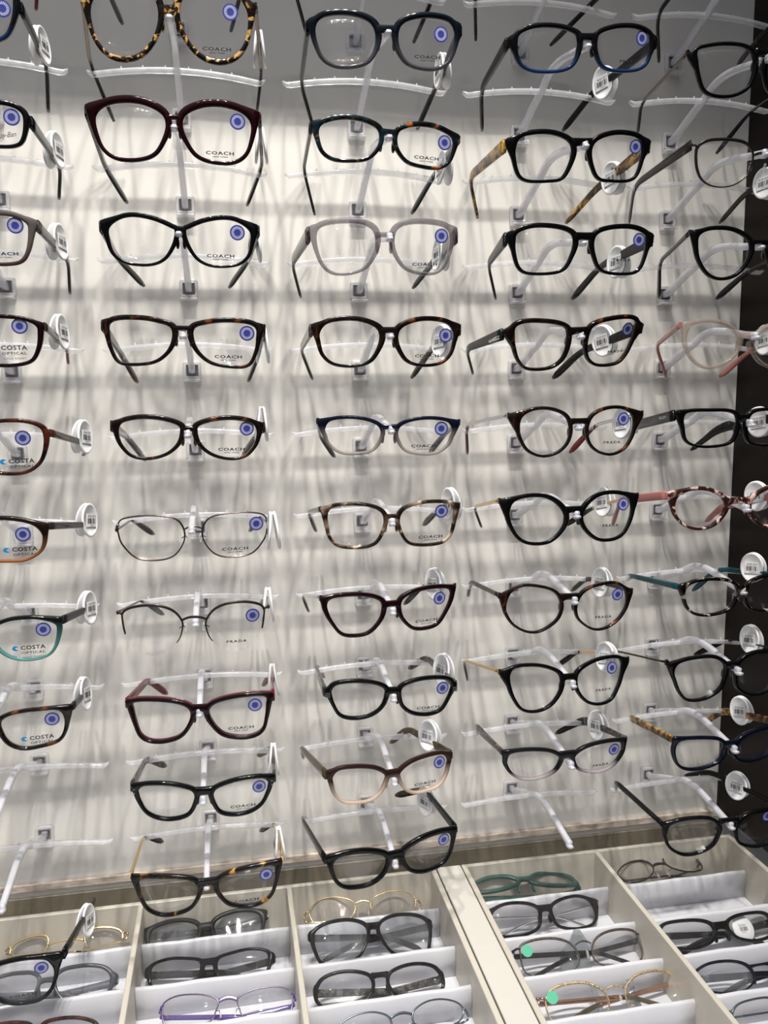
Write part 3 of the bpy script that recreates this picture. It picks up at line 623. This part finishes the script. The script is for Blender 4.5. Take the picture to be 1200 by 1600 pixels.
('E4',[3251,-1590,1013],[1275,29,637],[-584,-19,-551,64,-421,98,-259,80,-130,9,-81,-75,-126,-181,-235,-255,-372,-278,-493,-216,-561,-122],[-646,100],[31,-32],[-296,973,-167,35,1251,-506],[729,900,-215,655,1212,-504],[0.66,0.0037],None,None,(3.6,4.5,2.8,4),'acetate'),
('E5',[3247,-1587,272],[1151,12,384],[-569,9,-526,56,-323,63,-135,55,-67,-4,-63,-124,-112,-212,-263,-242,-426,-234,-521,-186,-555,-77],[-655,77],[38,-38],[-490,965,-196,-313,1286,-323],[426,925,-231,328,1238,-522],[0.47,-0.0015],None,None,(3,5.5,2.4,4),'acetate'),
('E6',[3245,-1588,-478],[959,-18,-260],[-597,-48,-569,52,-464,101,-315,99,-182,35,-135,-41,-164,-141,-258,-227,-383,-243,-486,-211,-566,-135],[-681,96],[30,-28],[-713,932,-179,-629,1243,-512],[436,951,-286,455,1270,-530],[0.53,0.0036],None,None,(3.4,4.5,2.6,4.5),'acetate'),
('E7',[3290,-1636,-1292],[1224,11,726],[-570,-10,-523,67,-371,95,-181,79,-75,21,-60,-85,-116,-187,-275,-230,-437,-217,-532,-140],[-645,69],[37,-37],[-525,1036,-193,-356,1347,-353],[467,967,-159,419,1271,-512],[0.52,0.0059],None,None,(2.8,3.5,2.4,3.5),'acetate'),
('E8',[3255,-1591,-2041],[1143,7,429],[-573,-37,-538,48,-400,86,-213,87,-94,19,-74,-92,-105,-226,-246,-312,-407,-316,-495,-230,-546,-119],[-654,64],[39,-38],[-658,976,-221,-493,1290,-408],[659,925,-170,467,1241,-477],[0.61,0.005],None,None,(3.2,4,2.6,4),'acetate'),
('E9',[3273,-1608,-2819],[1630,49,1193],[-589,-6,-561,89,-391,102,-182,73,-91,10,-73,-84,-125,-169,-287,-215,-441,-204,-537,-139],[-635,142],[38,-38],[-404,1012,-244,-149,1288,-488],[659,886,-226,716,1173,-551],[0.66,0.005],None,None,(2.8,4,2.6,4),'acetate'),
('E10',[3283,-1624,-3583],[1046,0,-8],[-612,-90,-570,1,-409,39,-216,29,-122,-39,-105,-120,-149,-248,-277,-316,-421,-329,-545,-262,-601,-169],[-670,21],[22,-21],[-687,991,-116,-508,1301,-428],[423,993,-108,329,1311,-341],[0.61,0.0003],[427,-10],None,(3,3.5,2.6,3.5),'acetate'),
('A1',[-3267,-1614,3317],[1256,-91,-651],[-524,116,-523,39,-508,-55,-470,-150,-424,-200,-340,-227,-209,-233,-116,-197,-100,-75,-132,48,-204,112,-368,144],[-572,42],[15,-31],None,[488,1011,-156,394,1309,-473],[0.72,0.003],[447,-24],None,(4,6,2.8,4),'acetate'),
('A2',[-3274,-1629,2578],[1047,11,-460],[-535,6,-538,-84,-510,-175,-458,-206,-367,-213,-237,-212,-125,-183,-86,-88,-113,10,-198,45,-329,58,-458,50],[-597,5],[23,-17],None,[574,1015,-204,473,1328,-438],[0.79,0.0058],[467,-22],[415,-147],(3.6,5.5,2.6,4),'acetate'),
('A3',[-3289,-1636,1794],[1143,-51,-407],[-530,12,-540,-55,-515,-176,-466,-249,-372,-269,-256,-265,-124,-249,-76,-164,-89,-46,-140,30,-258,58,-423,57],[-611,45],[21,-21],None,[611,1019,-208,537,1326,-493],[0.63,0.0049],[457,-6],[354,-209],(4,6,2.8,4),'acetate'),
('A4',[-3296,-1642,1050],[1091,-27,-338],[-556,10,-566,-61,-547,-160,-499,-240,-398,-269,-279,-270,-146,-254,-77,-182,-74,-58,-127,38,-246,64,-446,53],[-621,37],[29,-14],None,[567,1021,-195,502,1342,-367],[0.67,0.0067],[447,7],[372,-194],(3,4.5,2.8,4),'acetate'),
('A5',[-3307,-1646,269],[1049,5,-319],[-524,37,-567,-15,-565,-117,-526,-229,-443,-297,-337,-315,-201,-295,-106,-214,-85,-83,-131,26,-237,64,-407,67],[-624,8],[28,-18],None,[712,1021,-272,596,1343,-425],[0.83,0.0052],[425,-52],[369,-251],(3,4.5,2.8,4),'acetate'),
('A6',[-3343,-1659,-478],[1087,-17,-503],[-481,23,-537,-29,-554,-89,-523,-184,-421,-246,-298,-251,-143,-229,-65,-138,-60,-22,-111,43,-226,70,-363,59],[-611,28],[37,-11],None,[739,1050,-259,658,1369,-435],[0.82,0.0043],[417,-50],[388,-190],(3.4,4.5,2.2,4),'acetate'),
('A7',[-3288,-1627,-1248],[1082,-25,-471],[-424,28,-531,-13,-554,-67,-519,-207,-449,-283,-322,-301,-199,-270,-117,-192,-92,-88,-118,-9,-211,29,-318,37],[-606,34],[37,-13],None,[662,1015,-230,600,1336,-395],[0.7,0.0013],[455,-57],[345,-241],(3,4.5,1.4,3),'acetate'),
('A8',[-3286,-1629,-2024],[1100,-45,-222],[-391,49,-517,38,-561,-35,-547,-145,-494,-223,-382,-250,-236,-257,-133,-197,-90,-86,-93,-12,-155,30,-265,48],[-638,73],[36,-16],None,[581,996,-245,495,1324,-357],[0.57,0.0018],[471,-32],[350,-202],(2.8,4.5,2.6,4),'acetate'),
('A11',[-3534,-1567,-4233],[733,-57,-109],[-555,-23,-576,-88,-564,-177,-524,-273,-445,-333,-339,-340,-235,-323,-134,-270,-70,-173,-54,-66,-88,20,-216,54,-373,60,-507,32],[-668,69],[33,-31],None,[726,996,-202,700,1285,-351],[0.76,-0.0042],[482,-40],[318,-273],(3.5,5,3,4),'acetate'),
('T21',[-1727,-476,-4778],[-8789,-254,258],[-549,-2,-499,57,-341,81,-183,61,-97,16,-84,-54,-111,-133,-206,-184,-376,-183,-515,-142,-549,-76],[-628,77],[31,-30],None,None,None,None,None,(4,7,4,4),'acetate'),
('T22',[-1687,-998,-4803],[-8395,-871,-1337],[-555,-23,-520,32,-381,55,-210,36,-98,6,-86,-68,-126,-152,-245,-191,-427,-195,-531,-141],[-622,21],[28,-33],None,None,None,None,None,(2.6,5.5,3,4),'acetate'),
('T23',[-1512,-1570,-4790],[-8357,67,-584],[-564,-24,-540,33,-430,65,-261,58,-133,25,-90,-14,-109,-81,-155,-150,-347,-174,-528,-150],[-599,-20],[16,-18],None,None,None,None,None,(1.2,1.4,1.2,1.2),'metal'),
('T31',[-121,-456,-4748],[-8691,-272,-631],[-554,-7,-440,75,-272,82,-125,36,-84,-35,-122,-117,-243,-173,-407,-171,-520,-122],[-623,-45],[12,-4],None,None,None,None,None,(0.7,0.7,0.5,0.7),'metal'),
('T32',[-94,-933,-4708],[-7618,1076,1155],[-589,-49,-559,19,-445,63,-269,74,-142,47,-75,-2,-76,-74,-140,-196,-228,-257,-403,-286,-530,-251,-578,-149],[-644,28],[42,-23],None,None,None,None,None,(3.4,7,3,3),'acetate'),
('T33',[-138,-1554,-4767],[-8072,442,217],[-575,-73,-518,10,-399,45,-253,42,-123,5,-85,-51,-100,-115,-174,-183,-351,-214,-493,-204,-567,-151],[-614,-17],[25,-21],None,None,None,None,None,(3,5,3,3),'acetate'),
('T12',[-3147,-987,-4787],[-8378,-75,-291],[-88,12,-142,56,-234,69,-352,70,-472,48,-541,-3,-557,-66,-535,-152,-446,-198,-308,-207,-165,-160,-98,-77],[-629,-2],[22,-23],None,None,None,None,None,(3.4,7,3,3),'acetate'),
('T11',[-3069,-468,-4770],[-8698,-202,-79],[-176,29,-223,73,-323,80,-438,62,-509,18,-507,-69,-435,-122,-311,-121,-208,-73],[-578,30],[14,-11],None,None,None,None,None,(2.5,3,0,1),'half'),
('T13',[-3124,-1600,-4832],[-8242,-763,-1756],[-62,48,-159,76,-317,78,-455,47,-500,5,-493,-62,-390,-105,-200,-92,-88,-27],[-526,29],[9,-21],None,None,None,None,None,(3,4,3,3),'acetate'),
('T42',[1696,-953,-4732],[-6133,1442,1926],[-623,-63,-568,27,-421,69,-219,54,-93,2,-90,-83,-136,-162,-314,-202,-530,-191,-617,-138],[-711,36],[39,-27],None,None,None,None,None,(3.2,5.5,3,3),'acetate'),
('T43',[1855,-1539,-4740],[-7352,1088,1318],[-649,-23,-627,44,-475,73,-290,63,-150,13,-87,-72,-101,-163,-256,-222,-514,-222,-641,-161],[-719,32],[13,-3],None,None,None,None,None,(2.4,1.2,1.2,1.2),'metal'),
('T44',[1899,-2119,-4775],[-7563,655,910],[-660,-30,-580,50,-421,74,-252,56,-131,-10,-90,-93,-131,-172,-288,-227,-505,-217,-639,-164],[-727,29],[8,-7],None,None,None,None,None,(2.4,1,0.8,0.8),'metal'),
('T53',[3303,-1544,-4747],[-7745,1096,1236],[-653,14,-592,64,-430,72,-227,57,-113,15,-103,-52,-178,-117,-358,-151,-564,-127,-668,-67],[-709,45],[39,-31],None,None,None,None,None,(3,6,3,4),'acetate'),
('T54',[3350,-2110,-4770],[-8357,138,382],[-642,3,-536,57,-399,70,-246,52,-143,10,-109,-57,-130,-120,-242,-170,-460,-158,-615,-101],[-665,40],[12,-9],None,None,None,None,None,(2.4,3,1.2,2.4),'acetate'),
('T55',[3336,-2629,-4735],[-8275,533,1496],[-621,22,-546,67,-409,76,-253,62,-143,11,-114,-56,-184,-124,-365,-129,-577,-87,-638,-34],[-636,55],[16,-3],None,None,None,None,None,(1.6,2,1.6,1.6),'metal'),
('T34',[-50,-2100,-4760],[-8281,550,1227],[-105,-25,-141,24,-256,63,-394,62,-524,22,-572,-37,-528,-106,-403,-137,-224,-128,-117,-82],[-628,-63],[15,-9],None,None,None,None,None,(1.4,1.4,1.2,1.4),'metal'),
('T41',[1653,-437,-4717],[-12781,777,542],[-93,-5,-210,46,-389,52,-547,4,-574,-50,-463,-82,-269,-75,-131,-44],[-641,-47],[34,-21],None,None,None,None,None,(4,6,4,5),'acetate'),
('T51',[3244,-445,-4733],[-13787,379,1354],[-524,-3,-415,84,-270,117,-131,91,-95,-7,-170,-102,-313,-155,-477,-131],[-549,29],[21,-12],None,None,None,None,None,(1.3,1.3,1.3,1.3),'metal'),
('B0',[-1650,-1639,4106],[1047,0,0],[-526,-3,-445,59,-337,79,-196,56,-74,7,-44,-18,-70,-116,-138,-215,-248,-258,-410,-246,-496,-186,-526,-90],[-602,57],[23,-23],[-556,991,-275,-467,1313,-464],[578,999,-194,474,1312,-468],None,None,None,(3.5,5,2.2,3.5),'acetate'),
('C0',[0,-1639,4106],[1047,0,0],[-526,-3,-445,59,-337,79,-196,56,-74,7,-44,-18,-70,-116,-138,-215,-248,-258,-410,-246,-496,-186,-526,-90],[-602,57],[23,-23],[-642,1007,-125,-481,1310,-486],[656,1011,-84,511,1313,-463],None,None,None,(3.5,5,2.2,3.5),'acetate'),
('D0',[1650,-1639,4106],[1047,0,0],[-526,-3,-445,59,-337,79,-196,56,-74,7,-44,-18,-70,-116,-138,-215,-248,-258,-410,-246,-496,-186,-526,-90],[-602,57],[23,-23],[-646,1011,-86,-533,1319,-405],[515,1010,-87,213,1319,-407],None,None,None,(3.5,5,2.2,3.5),'acetate'),
('E0',[3300,-1639,4106],[1047,0,0],[-526,-3,-445,59,-337,79,-196,56,-74,7,-44,-18,-70,-116,-138,-215,-248,-258,-410,-246,-496,-186,-526,-90],[-602,57],[23,-23],[-510,1002,-170,-297,1310,-490],[497,979,-384,568,1313,-463],None,None,None,(3.5,5,2.2,3.5),'acetate'),
('A0',[-3300,-1639,4106],[1047,0,0],[-526,-3,-445,59,-337,79,-196,56,-74,7,-44,-18,-70,-116,-138,-215,-248,-258,-410,-246,-496,-186,-526,-90],[-602,57],[23,-23],[-572,1000,0,-482,1300,-350],[559,993,-258,467,1320,-394],None,None,None,(3.5,5,2.2,3.5),'acetate'),
]
# id: (front material, temple, temple tip, description, print, extra options)
G = {
'A1': ('fade_black_blue', 'navy', 'navy', 'black rectangular eyeglasses with blue temples', None, {}),
'A2': ('black', 'black', 'black', 'black eyeglasses with script lens logo', 'script', {}),
'A3': ('fade_grey_brown', 'mottled_grey', 'black', 'taupe grey square eyeglasses with white tag', 'coach', {}),
'A4': ('plum_black', 'charcoal_brown', 'dark_red', 'black rounded eyeglasses with a red temple tip', 'costa_gold', {'hs': (6, 5, 6)}),
'A5': ('tort_red', 'tort_red', 'tort_red', 'red-brown tortoiseshell round eyeglasses', 'costa', {'hs': (6, 5, 5)}),
'A6': ('fade_tort_amber', 'charcoal_brown', 'charcoal_brown', 'tortoiseshell eyeglasses fading to amber below', 'costa', {'hs': (6, 5, 5)}),
'A7': ('fade_black_teal', 'black_soft', 'teal', 'black eyeglasses fading to teal below', 'costa_gold', {'hs': (7, 5, 5)}),
'A8': ('tort_dark', 'black_soft', 'charcoal_brown', 'slim speckled black eyeglasses', 'costa', {'hs': (6, 5, 5)}),
'B1': ('tort_leopard', 'gunmetal', 'tort_gold', 'large round leopard tortoiseshell eyeglasses', 'coach', {'hs': (2.5, 2, 5)}),
'B2': ('burgundy', 'mottled_grey', 'black', 'dark burgundy oversized eyeglasses', 'coach', {}),
'B3': ('black', 'mottled_grey', 'black', 'black narrow cat-eye eyeglasses', 'coach', {}),
'B4': ('tort_dark', 'tort_dark', 'tort_dark', 'dark tortoiseshell rectangular eyeglasses', 'coach', {}),
'B5': ('tort_dark', 'tort_dark', 'tort_dark', 'brown-black slim rectangular eyeglasses', 'coach', {}),
'B6': ('gunmetal', 'gunmetal', 'tort_dark', 'thin gunmetal wire eyeglasses', 'coach', {'hs': (2.2, 1.8, 6)}),
'B7': ('bronze_black', 'gunmetal', 'mottled_grey', 'black half-rim browline eyeglasses', 'prada', {'hs': (2.2, 1.8, 6)}),
'B8': ('plum_black', 'dark_red', 'dark_red', 'black eyeglasses with red temples', 'coach', {'topline': 'red'}),
'B9': ('black', 'mottled_grey', 'mottled_grey', 'glossy black eyeglasses with dotted hinges', 'coach', {}),
'B10': ('tort_gold', 'gold', 'black', 'golden-flecked tortoiseshell eyeglasses with thin gold temples', 'coach', {'hs': (2.2, 2, 6)}),
'C1': ('fade_blue_grey', 'black', 'black', 'dark blue eyeglasses fading to grey', 'coach', {}),
'C2': ('tort_teal', 'charcoal_brown', 'navy', 'teal and orange tortoiseshell rectangular eyeglasses', 'coach', {'hs': (7, 5, 7)}),
'C3': ('crystal_grey', 'mottled_grey', 'charcoal_brown', 'translucent grey crystal eyeglasses', 'coach', {'hs': (13, 8, 6)}),
'C4': ('tort_dark', 'mottled_grey', 'tort_dark', 'dark tortoiseshell soft-square eyeglasses', 'coach', {'hs': (10, 6, 7)}),
'C5': ('fade_navy_beige', 'black', 'black', 'navy eyeglasses fading to beige', 'coach', {'hs': (4, 5, 7)}),
'C6': ('tort_blond', 'mottled_grey', 'mottled_grey', 'blond and black tortoiseshell eyeglasses', 'coach', {'hs': (5, 4, 7)}),
'C7': ('plum_black', 'silver', 'black', 'dark plum eyeglasses with slim silver temples', 'coach', {'hs': (3, 2.5, 6)}),
'C8': ('black', 'mottled_grey', 'mottled_grey', 'glossy black eyeglasses with silver hinge badges', 'coach', {'badge': 1}),
'C9': ('fade_brown_clear', 'olive_brown', 'olive_brown', 'brown eyeglasses fading to clear', 'coach', {}),
'C10': ('black', 'black', 'charcoal_brown', 'heavy glossy black rectangular eyeglasses', 'coach', {}),
'D1': ('fade_black_blue', 'black_soft', 'black', 'black rectangular eyeglasses with blue lower rims', 'prada', {}),
'D2': ('black', 'tort_yellow', 'tort_yellow', 'black eyeglasses with yellow tortoiseshell temples', 'prada', {'hs': (11, 7, 6)}),
'D3': ('black', 'black_soft', 'black', 'black square eyeglasses with black temples', 'prada', {'hs': (11, 6, 8)}),
'D4': ('tort_dark', 'black_soft', 'black', 'tortoiseshell square eyeglasses with metal temple inlays', 'prada', {'hs': (10, 6, 8), 'extra': 'silver_bar'}),
'D5': ('tort_dark', 'silver', 'dark_red', 'round tortoiseshell eyeglasses with red temple tips', 'prada', {'hs': (3.5, 3, 7)}),
'D6': ('black', 'gold', 'black', 'black cat-eye eyeglasses with gold temples', 'prada', {'hs': (3.5, 3, 6)}),
'D7': ('tort_dark', 'charcoal_brown', 'charcoal_brown', 'thin round dark tortoiseshell eyeglasses', 'prada', {'hs': (4, 5, 5)}),
'D8': ('black', 'gold', 'black', 'large squarish black eyeglasses with gold temples', 'prada', {'hs': (3.5, 3, 6)}),
'D9': ('fade_black_clear', 'mottled_grey', 'black', 'black narrow eyeglasses with clear lower rims', 'prada', {'hs': (5, 9, 6)}),
'E1': ('black', 'gunmetal', 'navy', 'black square eyeglasses with wire temples', None, {'hs': (1.6, 1.5, 5)}),
'E2': ('bronze_black', 'charcoal_brown', 'charcoal_brown', 'thin dark metal browline eyeglasses', None, {'hs': (9, 6, 6)}),
'E3': ('black', 'charcoal_brown', 'black', 'black cat-eye eyeglasses against the dark side wall', None, {'hs': (4, 4, 7)}),
'E4': ('crystal_beige', 'pink', 'pink', 'clear beige cat-eye eyeglasses with pink temples', None, {'hs': (5, 4, 6)}),
'E5': ('black', 'black', 'black', 'black rectangular eyeglasses with broad temples', None, {'hs': (10, 10, 6)}),
'E6': ('tort_pink', 'pink', 'pink', 'pink and brown tortoiseshell round eyeglasses', None, {'hs': (8, 8, 6)}),
'E7': ('tort_ash', 'teal', 'teal', 'tortoiseshell eyeglasses with teal temples', None, {'hs': (6, 5, 6)}),
'E8': ('black', 'black', 'black', 'black square eyeglasses with very thin temples', None, {'hs': (1.8, 1.6, 6)}),
'E9': ('navy', 'tort_yellow', 'tort_yellow', 'navy-black eyeglasses with yellow tortoiseshell temples', None, {'hs': (7, 8, 6)}),
'E10': ('black', 'black', 'black', 'plain black rounded eyeglasses with long temples', None, {'hs': (5, 6, 5)}),
'A0': ('black', 'dark_red', 'dark_red', 'pair whose dark red temple tip hangs at top left', None, {}),
'B0': ('black', 'black', 'black', 'pair whose black temple tips hang at the top of the second column', None, {}),
'C0': ('black', 'navy', 'navy', 'pair whose dark temple tips hang at the top of the middle column', None, {'hs': (5, 4, 6)}),
'D0': ('tort_dark', 'tort_dark', 'black', 'pair whose dark temple tips hang at the top of the fourth column', None, {'hs': (6, 5, 6)}),
'E0': ('black', 'black', 'charcoal_brown', 'pair whose dark temple tips hang at the top of the rightmost column', None, {'hs': (5, 4, 6)}),
'A11': ('black', 'black', 'black', 'black eyeglasses standing on the glass counter at the bottom left corner', 'coach', {}),
'T11': ('gold', 'gold', 'charcoal_brown', 'ornate gold half-rim eyeglasses in the rear slot of the leftmost compartment', None, {}),
'T12': ('slate', 'crystal_smoke', 'crystal_smoke', 'translucent grey eyeglasses in the second slot of the leftmost compartment', None, {}),
'T13': ('tort_red', 'tort_red', 'tort_red', 'brown tortoiseshell eyeglasses at the bottom edge of the leftmost compartment', None, {}),
'T21': ('black_soft', 'charcoal_brown', 'charcoal_brown', 'matt charcoal eyeglasses in the rear slot of the second compartment', None, {'lens': 'lens_dusty'}),
'T22': ('black', 'charcoal_brown', 'black', 'black rectangular eyeglasses in the second slot of the second compartment', None, {}),
'T23': ('violet_metal', 'purple', 'purple', 'slim violet metal eyeglasses in the third slot of the second compartment', None, {'hs': (5, 5, 5)}),
'T31': ('gold', 'gold', 'charcoal_brown', 'gold rimless eyeglasses in the rear slot of the third compartment', None, {}),
'T32': ('black', 'black', 'black', 'large black eyeglasses in the second slot of the third compartment', None, {'lens': 'lens_dusty'}),
'T33': ('black', 'mottled_grey', 'mottled_grey', 'glossy black oval eyeglasses in the third slot of the third compartment', None, {}),
'T34': ('steel_blue', 'steel_blue', 'steel_blue', 'steel blue oval metal eyeglasses at the bottom edge of the third compartment', None, {}),
'T41': ('crystal_green', 'crystal_green', 'crystal_green', 'translucent green eyeglasses lying flat in the rear of the right tray', None, {}),
'T42': ('black', 'silver', 'silver', 'black eyeglasses with metal temples in the right tray behind the studded pair', None, {'hs': (3, 2.5, 3)}),
'T43': ('studded_steel', 'black_soft', 'black', 'studded dark steel eyeglasses with a mint dot on the lens', None, {'hs': (6, 5, 5)}),
'T44': ('studded_gold', 'rose_gold', 'olive_brown', 'studded gold eyeglasses with a mint dot, lowest in the fourth compartment', None, {'hs': (5, 5, 5)}),
'T51': ('bronze_black', 'gunmetal', 'black_soft', 'thin dark oval metal eyeglasses lying in the rear of the rightmost compartment', None, {'hs': (3, 3, 5)}),
'T53': ('black', 'black', 'black', 'glossy black eyeglasses with a round white tag in the rightmost compartment', None, {}),
'T54': ('navy', 'navy', 'navy', 'shiny navy eyeglasses in the fourth slot of the rightmost compartment', None, {'lens': 'lens_dusty'}),
'T55': ('steel_blue', 'steel_blue', 'slate', 'grey metal eyeglasses at the bottom right corner of the right tray', None, {}),
}
roots = {}
for rec in FIT:
    gid = rec[0]; fmn, tmn, tpn, desc, prt, opt = G[gid]
    if gid[0] == 'T': lab = desc; grp = 'eyeglasses lying in the compartment trays'
    elif gid in ('A11',) or gid.endswith('0') and len(gid) == 2: lab = desc; grp = 'eyeglasses displayed on the wall'
    else: lab = '%s, %s pair down in the %s column' % (desc, ORD[int(gid[1:])], COLN[gid[0]]); grp = 'eyeglasses displayed on the wall'
    w = lab.split()
    if len(w) > 16: print('LONG', gid, len(w), lab)
    roots[gid] = spectacles(rec, M[fmn], M[tmn], M[tpn], 'eyeglasses', lab, grp, prt, hs=opt.get('hs'), lens=opt.get('lens', 'lens'), extra=opt.get('extra'), back=M[opt['topline']] if 'topline' in opt else None)
# silver badges, mint dots and the white round tag
def fx(gid): return next(r for r in FIT if r[0] == gid)
for s in (-1, 1):
    c = fx('C8')[4]; x = c[0] / 1e4 * -s * .955; b = MB(); z = c[1] / 1e4 - .006
    for dz in (-.0016, 0, .0016): b.box((x - .0022, KC * x * x - .0030, z + dz - .0004), (x + .0022, KC * x * x - .0018, z + dz + .0004))
    b.build('silver_badge', M['silver'], roots['C8'])
    c = fx('T42')[4]; x = c[0] / 1e4 * -s * .955; z = c[1] / 1e4 - .006; b = MB(); b.box((x - .0005, KC * x * x - .0030, z - .003), (x + .0005, KC * x * x - .0018, z + .003)); b.build('silver_rivet', M['silver'], roots['T42'])
    c = fx('B9')[4]; x = c[0] / 1e4 * -s * .95; z = c[1] / 1e4 - .007; b = MB()
    for dz in (-.0018, .0018): b.ball((x, KC * x * x - .0021, z + dz), .0006, 8, 4)
    b.build('hinge_rivet', M['silver'], roots['B9'])
for gid in ('T43', 'T44'):
    r = fx(gid); xs = r[3][0::2]; b = MB(); d = disc(.0052, 24); on_lens(b, d, [tuple(range(24))], min(xs) / 1e4 + .006, .000, 0, .0013); b.build('mint_dot', M['mint'], roots[gid])
b = MB(); n = 28; b.sweep([[(.030 + r * .0125 * cos(2 * pi * k / n), .0050 + y, -.004 + r * .0125 * sin(2 * pi * k / n)) for k in range(n)] for r, y in ((.95, -.0006), (1, 0), (.95, .0006))])
tg_ = b.build('security_tag', M['white_plastic'], roots['T53']); l_ = link('barcode_label', TM['label'], tg_); l_.location = (.030, .0052, -.004); l_.scale = (.8, .8, .8)
b = MB(); v, f = text_verts('PRADA', .0042, 1.2, 0, 1.1)
if roots['E5']:
    t = next(o for o in roots['E5'].children if o.name.startswith('temple') and o.data.vertices[0].co.x < 0)
    r = fx('E5')
    Hh = Vector((r[4][0] / 1e4 * .985, KC * (r[4][0] / 1e4) ** 2 + .0022, r[4][1] / 1e4 - .0052)); Bv = Vector([q / 1e4 for q in r[6][:3]])
    d = (Bv - Hh).normalized(); up = Vector((0, 0, 1)); up = (up - d * up.dot(d)).normalized(); nx = d.cross(up).normalized(); nx = nx if nx.x > 0 else -nx
    # lettering on the inner face seen from the camera side
    vs = []; p0 = Hh + d * .022
    for x, y in v: vs.append(p0 - d * x * 1 + up * y - nx * .0019)
    b.add(vs, f, 0, False); b.build('temple_lettering', M['print_white'], roots['E5'])

# clear grey security clips on the studded pairs
gc = sheer('grey_clip', (0.35, 0.38, 0.40), 0.35, rough=.1)
def prism(pts, y0, y1):
    b = MB(); b.sweep([[(x, y0, z) for x, z in pts], [(x, y1, z) for x, z in pts]], smooth=False); return b
prism([(-.020, -.020), (.012, -.020), (.014, .004), (.009, .014), (.003, .015), (-.002, .008), (-.018, -.004)], .0150, .0178).build('security_clip', gc, roots['T43'])
for x in (-.012, .026): prism([(x, -.022), (x + .005, -.022), (x + .002, .006), (x - .003, .006)], .0150, .0170).build('security_clip', gc, roots['T44'])
